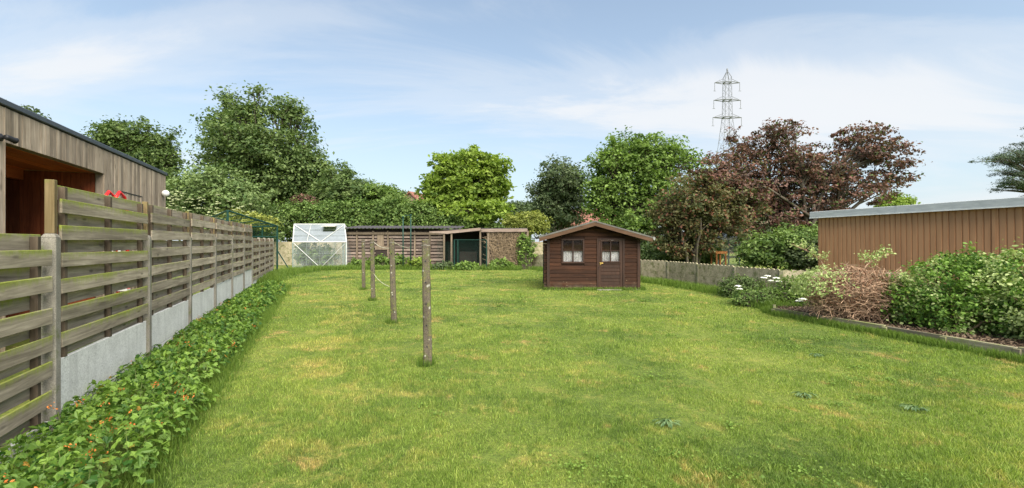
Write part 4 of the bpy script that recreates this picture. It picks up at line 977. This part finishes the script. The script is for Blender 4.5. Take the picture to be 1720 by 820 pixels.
k = (d[:, 0]*-1.0+d[:, 2]*.35+rng.normal(size=n)*.2) > .80; pos = pos[k]; nr = d[k]+rng.normal(size=pos.shape)*.5
link('new_leaves', leafmesh('new_leaves', pos, nr, rng.uniform(.035, .07, len(pos)), MAT['laurel_light'], rng.random(len(pos)), .6, origin=(dx_, dy_, .16)), t)
# arching sprigs
def sprig(px, py, Y, h, lean, label, mat):
    p = P(px, py, Y); t = empty('sprig', (p.x, p.y, p.z), label, 'shoot'); mb = MB(); pts = [p+Vector((lean*(f**1.6), 0, h*f-.25*h*f*f)) for f in np.linspace(0, 1, 7)]
    mb.tube(pts, [.014-.0015*i for i in range(7)], 5, cap=False); 
    cs = []
    for i in range(2, 7):
        for j in range(3):
            e = pts[i]+Vector((random.uniform(-.16, .16), random.uniform(-.1, .1), random.uniform(-.03, .12))); mb.tube([pts[i], e], [.006, .003], 3, cap=False); cs.append(e)
    mb.build('stem', MAT['twig'], t); cs = np.array([tuple(c) for c in cs]); pos = np.repeat(cs, 22, 0)+rng.normal(size=(len(cs)*22, 3))*.045
    link('foliage', leafmesh('foliage', pos, rng.normal(size=pos.shape)+np.array([0, 0, .7]), rng.uniform(.03, .06, len(pos)), mat, rng.random(len(pos)), .6, origin=tuple(p)), t)
sprig(1385, 452, 9.9, .62, -.55, 'pale arching shoot left of the brown metal building, above the dead shrub', MAT['laurel_light'])
sprig(1452, 452, 8.7, .35, .45, 'crooked pale green shoot rising from the dead shrub against the brown wall', MAT['laurel_light'])
# leafy plants before the wall
for (px, Y, w_, h_, mt, lab, lf) in ((1335, 11.0, .55, .72, 'mid', 'round fresh green bush before the low wall, left of the dead shrub', .06),
                            (1275, 11.0, .60, .38, 'hedge_green', 'low spreading green shrub on the lawn edge under the white flowers', .06),
                            (1245, 12.6, .55, .60, 'olive_leaf', 'dull green bush leaning on the middle of the low wall', .06)):
    x = GX(px, Y); hedge('bush', lab, 'bush', [(x, Y, gz(Y)+h_*.45, w_, w_*.8, h_*.55), (x-w_*.5, Y-.15, gz(Y)+h_*.3, w_*.6, w_*.6, h_*.4), (x+w_*.5, Y+.1, gz(Y)+h_*.35, w_*.5, w_*.6, h_*.4)], 200, lf, MAT[mt], per=20, cr=.16, lo=.4, aspect=.45)
x = GX(1290, 11.6); t = empty('flower_clump', (x, 11.6, gz(11.6)), 'clump of white umbrella-shaped flowers on tall stems before the low wall', 'flowers')
mb = MB(); fl = []; lv = []
for px, py, Y in ((1289, 464, 11.6), (1283, 467, 11.6), (1304, 467.5, 11.5), (1308, 473, 11.4), (1295, 472, 11.7), (1242, 486, 11.2), (1240, 481, 11.4), (1349, 503, 10.2), (1343, 506, 10.3)):
    p = P(px, py, Y); b0 = Vector((p.x+random.uniform(-.1, .1), Y, gz(Y))); mb.tube([b0, b0.lerp(p, .5)+Vector((.02, 0, 0)), p], .006, 4)
    for k in range(60): a = random.random()*6.28; r = random.random()**.5*.075; fl.append((p.x+math.cos(a)*r, p.y+math.sin(a)*r, p.z+.02-r*r*3))
    for k in range(20): f = random.random()*.8; q = b0.lerp(p, f); lv.append((q.x+random.gauss(0, .07), q.y+random.gauss(0, .07), q.z))
mb.build('stems', MAT['mid'], t); fl = np.array(fl); lv = np.array(lv); og = (x, 11.6, gz(11.6))
link('flower_heads', leafmesh('flower_heads', fl, rng.normal(size=fl.shape)*.3+np.array([0, -.3, 1.]), np.full(len(fl), .04), MAT['whitef'], rng.random(len(fl)), .9, origin=og), t)
link('leaves', leafmesh('leaves', lv, rng.normal(size=lv.shape)+np.array([0, 0, 1.]), np.full(len(lv), .07), MAT['mid'], rng.random(len(lv)), .5, origin=og), t)
# tall grass along walls, bed edging, fence end, around posts
def tallgrass(label, samp, N, h, wd):
    pts = np.array([samp() for _ in range(N)]); x, y = pts[:, 0], pts[:, 1]; z = pts[:, 2] if pts.shape[1] > 2 else gznp(y)
    hh = h*(.4+.8*rng.random(N)); a = rng.random(N)*6.283; la = rng.random(N)*6.283; ll = hh*.5*rng.random(N); dx, dy = np.cos(a)*wd/2, np.sin(a)*wd/2; tx, ty = np.cos(la)*ll, np.sin(la)*ll
    V = np.empty((N, 5, 3)); V[:, 0] = np.stack([x-dx, y-dy, z], 1); V[:, 1] = np.stack([x+dx, y+dy, z], 1)
    V[:, 2] = np.stack([x+dx*.8+tx*.35, y+dy*.8+ty*.35, z+hh*.6], 1); V[:, 3] = np.stack([x-dx*.8+tx*.35, y-dy*.8+ty*.35, z+hh*.6], 1); V[:, 4] = np.stack([x+tx, y+ty, z+hh*.9], 1)
    b0 = (np.arange(N)*5)[:, None]; loops = np.concatenate([b0, b0+1, b0+2, b0+3, b0+3, b0+2, b0+4], 1).ravel()
    return tag(link('tall_grass', mesh_np('tall_grass', V.reshape(-1, 3), np.tile([4, 3], N), loops, MAT['tallgrass'], {'tt': np.tile([0, 0, .6, .6, 1], N), 'rr': np.repeat(rng.random(N), 5)})), label, 'grass', kind='stuff')
def along(pts, spread, off=0):
    P_ = [Vector(p) for p in pts]; Ls = [(P_[i+1]-P_[i]).length for i in range(len(P_)-1)]
    def f():
        k = random.choices(range(len(Ls)), Ls)[0]; u = random.random(); p = P_[k].lerp(P_[k+1], u); d = (P_[k+1]-P_[k]).normalized(); n_ = Vector((-d.y, d.x)); s_ = off+random.gauss(0, spread)
        q = p+n_*s_
        return (q.x, q.y) if random.random() < .5+.5*math.sin(q.x*4+math.sin(q.y*3)*2)*math.sin(q.y*6.5+q.x*2) or random.random() < .25 else f()
    return f
tallgrass('longer uncut grass at the foot of the low pebbled wall', along([(1.2, 23.9), (4.7, 17.7), (5.4, 16.4), (6.6, 12.2), (6.4, 10.8), (5.9, 10.2)], .22, -.1), 16000, .22, .012)
tallgrass('longer uncut grass against the outside of the bed edging', along([(5.9, 10.3), (5.55, 9.7), (6.22, 7.62), (6.70, 6.05), (7.5, 3.4)], .07, -.06), 14000, .13, .006)
tallgrass('longer grass tufts around the shed base', along([(1.0, 14.2), (4.1, 14.2), (4.15, 16.3)], .06), 4000, .12, .010)
tallgrass('long grass at the far end of the wooden fence', along([(-9.0, 15.6), (-10.2, 20), (-10.3, 22.5), (-9, 23.6), (-6, 23.9), (0.5, 23.5)], .3, -.05), 14000, .28, .018)
pr = [(p.x, p.y) for p in ptop]
def postring():
    q = random.choice(pr); a = random.random()*6.283; r = .06+abs(random.gauss(0, .03)); return (q[0]+math.cos(a)*r, q[1]+math.sin(a)*r)
tallgrass('unmown grass rings around the feet of the washing posts', postring, 1600, .11, .006)
def strip_edge():
    y = random.uniform(2, 15.4); return (fence_x(y)+1.08+random.gauss(0, .09), y)
tallgrass('longer grass fringing the border plants by the fence', strip_edge, 16000, .11, .006)
# vegetable patch before the slatted shed
for i, (px, Y, w_, h_, mt, lab) in enumerate(((606, 24.2, .5, .5, 'mid', 'small leafy green plant just right of the greenhouse'), (640, 24.0, .6, .65, 'mid', 'leafy bush behind the farthest washing posts'), (668, 24.1, .6, .7, 'mid', 'leafy bush left of the two green poles'),
        (703, 23.8, .55, .6, 'bright', 'light green vegetable clump just right of the two green poles'), (742, 23.6, .6, .35, 'dark_leaf', 'low bluish cabbage-like plant left of the green mesh fence'), (785, 23.2, .5, .35, 'mid', 'small green plant in front of the green mesh fence'), (838, 23.5, .8, .5, 'mid', 'green weeds at the foot of the reed screen'))):
    x = GX(px, Y); hedge('vegetable_plant', lab, 'plant', [(x, Y, gz(Y)+h_*.4, w_, .35, h_*.6)], 60, .12, MAT[mt], per=16, cr=.2, lo=.3)
x = GX(535, 25.3); hedge('greenhouse_plant', 'tomato-like green plants growing inside the small white-framed greenhouse', 'plant', [(x-.6, 25.3, 1.0, .7, .5, .75), (x+.3, 25.2, .9, .8, .5, .65)], 170, .12, MAT['mid'], per=16, cr=.25, lo=.3)
x = GX(880, 23.6); hedge('ivy', 'bright ivy climbing the right corner of the coop', 'ivy', [(x, 23.65, 1.2, .30, .12, 1.15), (x+.25, 23.7, 1.3, .4, .15, .5)], 90, .10, MAT['mid'], per=16, cr=.18, lo=.3)
# rosette weeds in the lawn
for px, py, lab in ((1120, 714, 'grey-green dandelion rosette in the lawn, lower centre-right'), (1536, 690, 'small grey-green weed rosette in the lawn, right of the other near rosette'), (1372, 600, 'faint weed patch in the lawn before the bed edging'), (1352, 668, 'small weed tuft in the lawn between two larger rosettes')):
    Y = 5.
    for _ in range(20): Y = F*(EYE-gz(Y))/(py-HOR)
    x = GX(px, Y); n = 70; a = rng.random(n)*6.283; r = .01+rng.random(n)*.085; pos = np.stack([x+np.cos(a)*r*1.2, Y+np.sin(a)*r, gz(Y)+.025+rng.random(n)*.02], 1)
    me = leafmesh('lawn_weed', pos-np.array([x, Y, gz(Y)]), np.stack([np.cos(a)*.4, np.sin(a)*.4, np.ones(n)], 1), rng.uniform(.03, .055, n), M_leaf('weed_leaf', (.07, .13, .05), (.17, .25, .11), .3), rng.random(n), .35, 'oval', up=np.stack([np.cos(a), np.sin(a), np.zeros(n)], 1))
    o = link('lawn_weed', me); o.location = (x, Y, gz(Y)); tag(o, lab, 'weed')

pc_ = []
for _ in range(60):
    yc = 3+20*random.random()**1.6; xc = random.uniform(-.28*yc, 1.05*yc) if yc > 6 else random.uniform(-1.2, yc); rad = random.uniform(.08, .45)
    if not grass_keep(np.array([xc]), np.array([yc]))[0]: continue
    for _ in range(int(480*rad)): a = random.random()*6.283; r = rad*abs(random.gauss(0, .5)); pc_.append((xc+math.cos(a)*r*1.4, yc+math.sin(a)*r, gz(yc)+random.uniform(.012, .035), yc))
pc_ = np.array(pc_)
tag(link('clover', leafmesh('clover', pc_[:, :3], rng.normal(size=(len(pc_), 3))*.35+np.array([0, 0, 1.]), .018*(.7+.6*rng.random(len(pc_)))*np.maximum(1, pc_[:, 3]/7), M_leaf('clover_leaf', (.08, .15, .02), (.19, .28, .05), .3), rng.random(len(pc_)), .9, 'oval')), 'small clover patches scattered through the lawn', 'clover', kind='stuff')
# ---------------------------------------------------------------- trees
def TL(Y, spec):   # lobes from picture ellipses at depth Y, relative to base x
    pass
def tree_px(name, label, Y, ell, base_px, mat, nclump, per, cr, leaf, trunk_r=.25, trunk_top=None, dy=1.0, cat='tree', **k):
    x = GX(base_px, Y); z0 = gz(Y); s_ = Y/F; lobes = []
    for (cx, cy, rx, ry) in ell:
        lobes.append((GX(cx, Y)-x, random.uniform(-.4, .4)*rx*s_*dy, EYE-(cy-HOR)*s_-z0, rx*s_, rx*s_*dy*.9, ry*s_))
    return tree(name, label, cat, x, Y, lobes, nclump, per, cr, leaf, mat, trunk_r, trunk_top, **k)
random.seed(3)
# big oak left
tree_px('tree', 'tallest dark green broad-crowned tree on the left, behind the elder bushes', 38,
        [(430, 172, 17, 28), (387, 180, 20, 24), (372, 215, 24, 26), (478, 184, 26, 20), (500, 205, 22, 24), (425, 215, 34, 36), (435, 255, 66, 46), (370, 270, 34, 40), (515, 255, 28, 30), (500, 290, 46, 36), (450, 315, 90, 42), (540, 300, 26, 26), (520, 330, 46, 26)], 440, MAT['olive_leaf'], 900, 42, 1.0, .26, .4, 8, squash=.55, hi=1.08)
tree_px('tree', 'loose green tree just right of the tallest dark tree', 36, [(575, 302, 26, 22), (600, 325, 50, 20), (560, 330, 40, 26)], 580, MAT['olive_leaf'], 300, 36, .6, .22, .18, 4)
tree_px('tree', 'small light crowned tree right above the long green hedge, left of the red roof', 35, [(640, 325, 30, 14), (650, 345, 40, 16)], 645, MAT['mid'], 180, 36, .5, .2, .14, 3)
tree_px('tree', 'green oak rising behind the timber building roof', 34, [(224, 232, 34, 24), (252, 256, 36, 30), (194, 240, 26, 22), (268, 282, 28, 36), (230, 290, 44, 40)], 235, MAT['olive_leaf'], 520, 40, .75, .22, .3, 5)
tree_px('tree', 'treetop just showing over the roof at the far left edge', 26, [(15, 190, 34, 16), (40, 205, 26, 20), (-30, 210, 44, 36), (0, 250, 60, 50)], 10, MAT['dark_leaf'], 160, 36, .5, .2, .2, 6)
# elder shrub with cream flowers + hedge mass
t = tree_px('elder_shrub', 'large elder shrub with flat cream flower heads beside the timber building', 27, [(310, 330, 45, 34), (360, 320, 50, 38), (400, 340, 44, 34), (330, 370, 60, 40), (400, 385, 60, 34), (290, 345, 20, 26)], 350, MAT['elder'], 620, 38, .55, .19, .12, 2.5, cat='shrub', stems=4)
fl = []; s_ = 27/F
for _ in range(120):
    cx, cy, rx, ry = random.choice([(310, 350, 45, 26), (340, 350, 56, 26), (390, 352, 38, 24), (300, 335, 24, 16)]); a = random.random()*6.283; r = random.random()**.5
    p = P(cx+math.cos(a)*r*rx, cy+math.sin(a)*r*ry, 27-1.5-random.random()*.6)
    for k in range(14): a = random.random()*6.283; rr_ = random.random()**.5*.09; fl.append((p.x+math.cos(a)*rr_, p.y+math.sin(a)*rr_, p.z+random.uniform(-.02, .02)))
fl = np.array(fl); link('flower_heads', leafmesh('flower_heads', fl, rng.normal(size=fl.shape)*.25+np.array([0, -.5, 1.]), np.full(len(fl), .06), MAT['cream'], rng.random(len(fl)), .9, origin=tuple(t.location)), t)
tree_px('hedge', 'long mid-green hedge behind the greenhouse and slatted shed', 31, [(430, 372, 34, 32), (480, 374, 46, 34), (540, 372, 50, 32), (600, 370, 50, 32), (655, 366, 50, 34), (700, 372, 46, 30), (745, 385, 44, 22), (800, 390, 44, 16), (850, 392, 40, 16)], 600, MAT['hedge_green'], 1500, 36, .5, .17, .1, 2, cat='hedge', stems=5, dy=.5)
tree_px('golden_shrub', 'yellow-green shrub between the cage and the long hedge', 26, [(425, 372, 34, 12), (395, 362, 20, 10), (450, 380, 20, 10)], 425, MAT['gold'], 160, 30, .3, .13, .08, 2, cat='shrub', stems=3)
tree_px('purple_shrub', 'small dark red bush at the foot of the tallest tree', 32, [(515, 338, 16, 9)], 515, MAT['purple'], 60, 30, .3, .14, .08, 2, cat='shrub')
tree_px('tree', 'light yellow-green tree standing alone above the coop roof', 33, [(785, 276, 42, 26), (750, 285, 26, 26), (828, 282, 28, 24), (785, 305, 62, 30), (730, 318, 20, 14), (775, 338, 54, 30), (830, 318, 26, 20), (745, 350, 36, 26), (800, 362, 60, 22)], 782, MAT['bright'], 640, 40, .55, .28, .25, 4.5, squash=.5, hi=1.08, rough=.22)
tree_px('tree', 'compact dark grey-green oval tree left of the shed gable', 34, [(938, 305, 34, 32), (920, 330, 26, 32), (960, 325, 28, 34), (940, 358, 44, 30)], 940, MAT['dark_leaf'], 420, 40, .6, .2, .25, 4)
tree_px('golden_bush', 'rounded yellow-tinged bush above the right end of the coop', 28, [(885, 374, 32, 18), (865, 382, 22, 14), (905, 382, 20, 12)], 885, MAT['gold'], 220, 34, .3, .13, .08, 1.5, cat='shrub', stems=3)
tree_px('tree', 'tall fresh green tree right behind the brown shed', 29, [(1060, 255, 38, 34), (1035, 290, 40, 44), (1085, 275, 38, 44), (1130, 270, 34, 26), (1010, 330, 28, 36), (1060, 345, 64, 50), (1110, 340, 44, 50), (1162, 268, 16, 12), (1060, 385, 60, 20)], 1062, MAT['mid'], 780, 40, .6, .20, .28, 4.5, hi=1.1)
tree_px('copper_tree', 'wide copper-purple tree behind the low wall and the brown metal building', 19, [(1318, 228, 34, 22), (1275, 248, 42, 26), (1240, 280, 46, 30), (1195, 300, 46, 26), (1340, 272, 44, 26), (1448, 222, 34, 18), (1440, 250, 44, 24), (1478, 262, 42, 22), (1500, 292, 32, 22), (1390, 285, 50, 24), (1300, 310, 90, 40), (1420, 320, 80, 40), (1320, 355, 90, 50), (1390, 385, 50, 46), (1235, 335, 40, 40)], 1350, MAT['purple'], 900, 44, .36, .125, .26, 3, cat='tree', hi=1.1, squash=.42, stems=3, gap=1, rough=.34)
tree_px('bronze_tree', 'bronze-green small tree left of the copper tree, over the low wall', 18.3, [(1150, 340, 48, 44), (1190, 370, 50, 40), (1130, 385, 40, 40), (1165, 405, 40, 28), (1230, 350, 50, 34)], 1165, MAT['copper_green'], 460, 40, .38, .12, .12, 2.4, cat='tree', stems=4)
tree_px('bush', 'dark green bush under the copper tree behind the low wall', 17.0, [(1290, 420, 40, 26), (1345, 415, 34, 34), (1260, 432, 20, 14)], 1300, MAT['hedge_green'], 200, 36, .32, .12, .08, 1, cat='bush', stems=3)
for (pa, pb, lab, mt) in ((1085, 1130, 'low grey-green shrub behind the wall, just right of the brown shed', 'elder'), (1140, 1185, 'low green shrub behind the wall, under the bronze-green tree', 'hedge_green'), (1345, 1400, 'dark shrub behind the wall at the corner of the brown metal building', 'dark_leaf')):
    Yq = 20.5 if pa < 1300 else 16.2
    tree_px('bush', lab, Yq, [((pa+pb)/2, 425, (pb-pa)*.62, 20), (pa, 430, 18, 16), (pb, 428, 20, 16)], (pa+pb)/2, MAT[mt], 160, 34, .3, .12, .07, 1, cat='bush', stems=3)
tree_px('hedge', 'long clipped hedge far behind the low wall, between brown shed and metal building', 27, [(1090, 408, 44, 14), (1150, 408, 44, 14), (1210, 408, 44, 14), (1270, 405, 44, 18), (1330, 405, 44, 18)], 1200, MAT['dark_leaf'], 420, 34, .4, .15, .08, 1, cat='hedge', stems=4, dy=.5)
# pine at far right
tree_px('pine_tree', 'dark pine with flat layered branches at the far right edge', 40, [(1690, 268, 34, 8), (1720, 262, 44, 14), (1710, 290, 34, 9), (1700, 305, 24, 8), (1735, 310, 44, 10), (1760, 250, 40, 30), (1770, 300, 50, 40)], 1790, M_leaf('pine_needle', (.035, .06, .035), (.10, .14, .075), .15), 300, 60, .55, .22, .3, 9, squash=.4, aspect=.2)
# far wood and smaller far trees
MAT['far'] = M_leaf('far_leaf', (.045, .075, .03), (.10, .14, .06), .3)
random.seed(8)
for i, (px, py, rx, ry, Y, lab) in enumerate(((683, 335, 16, 8, 60, 'distant dark treetop just left of the red house roof'), (860, 352, 18, 10, 65, 'distant treetop between the bright tree and the dark oval tree'), (890, 352, 20, 8, 70, 'low distant tree crown touching the dark oval tree on its left'),
        (1180, 330, 30, 50, 45, 'green tree seen through gaps left of the copper tree'), (1250, 380, 60, 30, 42, 'green tree seen low through the copper tree'), (1505, 345, 22, 16, 40, 'small bright green treetop at the right foot of the copper tree'))):
    tree_px('tree', lab, Y, [(px, py, rx, ry), (px+rx*.5, py+ry*.6, rx*.8, ry*.8), (px-rx*.5, py+ry*.7, rx*.8, ry*.7)], px, MAT['far'] if i < 5 else MAT['bright'], 160, 34, .03*Y*.5, .006*Y, .2, 4)

# ---------------------------------------------------------------- houses behind
MAT['tile_red'] = M_concrete('red_roof_tile', (.16, .065, .05), (.27, .12, .09), 8, .4); MAT['brick'] = M_concrete('brick_wall', (.24, .15, .12), (.36, .25, .20), 20, .4)
def house(px, py_ridge, Y, wd, dp, eave, ang, lab, roofmat='tile_red'):
    x = GX(px, Y); zr_ = EYE-(py_ridge-HOR)*Y/F; t = empty('house', (x, Y, gz(Y)), lab, 'house'); fr = frame(x, Y, 0, ang); zg = gz(Y)
    mb = MB(); mb.prism([(-dp/2, zg), (dp/2, zg), (dp/2, eave), (0, zr_-.12), (-dp/2, eave)], (fr[0], fr[2], fr[1], fr[3]), -wd/2, wd/2); wl = mb.build('wall', MAT['brick'], t)
    mb = MB(); s_ = (zr_-eave)/(dp/2)
    for sg_ in (-1, 1): mb.prism([(0, zr_-.1), (sg_*(dp/2+.3), eave-.3*s_-.1), (sg_*(dp/2+.3), eave-.3*s_+.08), (0, zr_+.08)], (fr[0], fr[2], fr[1], fr[3]), -wd/2-.3, wd/2+.3)
    rf = mb.build('roof', MAT[roofmat], t)
    mb = MB(); mb.box(fr, (wd*.25, wd*.25+.7), (-.35, .35), (zr_-.5, zr_+.6)); sub(mb, 'chimney', MAT['brick'], rf, t)
    for k in (-.25, .2): mb = MB(); mb.box(fr, (wd*k-.5, wd*k+.5), (-dp/2-.03, -dp/2-.002), (zg+1, zg+2.3)); mb.build('window', MAT['white'], t)
house(722, 329, 58, 9, 8, 4.2, R(70), 'house roof with red tiles peeking between hedge and bright green tree')
house(985, 352, 50, 7, 7, 3.6, R(8), 'red-brown house roof glimpsed between dark oval tree and fresh green tree')
house(1272, 322, 60, 8, 8, 4.2, R(60), 'brick house glimpsed through the copper tree')

# ---------------------------------------------------------------- neighbour greenhouse + table
Y = 20.5; X_ = lambda px: GX(px, Y); Z_ = lambda py: EYE-(py-HOR)*Y/F
t = empty('greenhouse', (X_(1215), Y, gz(Y)), 'glazed greenhouse with dark posts behind the low wall, under the copper tree', 'greenhouse'); mb = MB()
for px in (1174, 1189, 1205, 1224, 1242): mb.tube([(X_(px), Y, gz(Y)), (X_(px), Y, Z_(399))], .035, 5)
for px in (1174, 1242): mb.tube([(X_(px), Y+2, gz(Y)), (X_(px), Y+2, Z_(399))], .035, 5)
mb.each('post', MAT['galv'], t); mb = MB(); mb.box(WF, (X_(1172), X_(1244)), (Y-.04, Y+.04), (Z_(403), Z_(399.2))); mb.tube([(X_(1172), Y+1, Z_(391)), (X_(1244), Y+1, Z_(391))], .04, 5); mb.build('eave_beam', MAT['alu'], t)
mb = MB(); A2 = [(X_(1172), Y, Z_(399)), (X_(1244), Y, Z_(399)), (X_(1244), Y+1, Z_(391)), (X_(1172), Y+1, Z_(391))]; mb.quad(A2); mb.quad([(X_(1172), Y+2, Z_(399)), (X_(1244), Y+2, Z_(399)), A2[2], A2[3]]); mb.build('roof_panes', MAT['roofpane'], t)
mb = MB(); mb.quad([(X_(1174), Y+.01, gz(Y)), (X_(1242), Y+.01, gz(Y)), (X_(1242), Y+.01, Z_(403)), (X_(1174), Y+.01, Z_(403))]); mb.quad([(X_(1174), Y+2, gz(Y)), (X_(1242), Y+2, gz(Y)), (X_(1242), Y+2, Z_(403)), (X_(1174), Y+2, Z_(403))]); mb.build('wall_panes', MAT['wallpane'], t)
Y = 19.2; X_ = lambda px: GX(px, Y); Z_ = lambda py: EYE-(py-HOR)*Y/F
t = empty('potting_table', (X_(1206), Y, gz(Y)), 'orange-brown wooden table before the glazed greenhouse behind the wall', 'table')
MAT['orange_wood'] = M_wood('orange_wood', (.35, .13, .04), (.55, .25, .09), knots=False)
mb = MB(); mb.box(WF, (X_(1197), X_(1216)), (Y-.3, Y+.3), (Z_(426), Z_(422))); mb.build('tabletop', MAT['orange_wood'], t)
for px in (1199, 1214):
    for yy in (-.25, .25): mb = MB(); mb.box(WF, (X_(px)-.03, X_(px)+.03), (Y+yy-.03, Y+yy+.03), (gz(Y), Z_(426)-.002)); mb.build('leg', MAT['orange_wood'], t)

# ---------------------------------------------------------------- pylon
PY = 112.; X_ = lambda px: GX(px, PY); Z_ = lambda py: EYE-(py-HOR)*PY/F; pc = X_(1221.5)
py_ = empty('pylon', (pc, PY, .25), 'tall grey lattice electricity pylon with three pairs of arms rising behind the copper tree', 'pylon')
MAT['steel'] = M_plain('galvanised_steel', (.20, .21, .23), .6)
def hw(z): 
    zt, zw, zb = Z_(131), Z_(197), Z_(276)
    if z > zw: return .86-(z-zw)/(zt-zw)*.14
    return .86+(zw-z)/(zw-zb)*1.15
mb = MB(); r_ = .065; lev = [.25]; z = .25
while z < Z_(133): z += hw(z)*1.9; lev.append(min(z, Z_(131)))
cs = [(-1, -1), (1, -1), (1, 1), (-1, 1)]; pt = lambda k, z: Vector((pc+cs[k][0]*hw(z), PY+cs[k][1]*hw(z), z))
for z0_, z1_ in zip(lev[:-1], lev[1:]):
    for k in range(4):
        mb.tube([pt(k, z0_), pt(k, z1_)], r_, 4, cap=False); k2 = (k+1) % 4
        mb.tube([pt(k, z0_), pt(k2, z1_)], r_*.45, 3, cap=False); mb.tube([pt(k2, z0_), pt(k, z1_)], r_*.45, 3, cap=False); 
for zl in (Z_(139), Z_(168.5), Z_(197.5)):
    for k in range(4): mb.tube([pt(k, zl), pt((k+1) % 4, zl)], .16, 4)
apex = Vector((pc, PY, Z_(119)))
for k in range(4): mb.tube([pt(k, Z_(131)), apex], .10, 4)
mb.tube([apex, apex+Vector((0, 0, .5))], .2, 6); mb.build('tower', MAT['steel'], py_)
for (pyy, hwid) in ((139, 21), (168.5, 22.5), (197.5, 24)):
    z = Z_(pyy); w_ = hwid*PY/F; up = 1.0
    for sg_ in (-1, 1):
        e = Vector((pc+sg_*w_, PY, z)); mb = MB(); i0 = pc+sg_*.95
        for yy in (-1, 1): mb.tube([(i0, PY+yy*.8, z), e], .11, 4)
        mb.tube([(i0, PY, z+up), e], .055, 4); mb.tube([(i0, PY, z+up*.1), (i0+sg_*(w_-.95)*.5, PY, z+up*.5)], .05, 3)
        arm = mb.build('arm', MAT['steel'], py_)
        mb = MB(); mb.tube([e, e-Vector((0, 0, 2.0))], .07, 5); mb.tube([e-Vector((.3, 0, 2.05)), e+Vector((.3, 0, -2.05))], .06, 4); sub(mb, 'insulator', MAT['steel'], arm, py_)
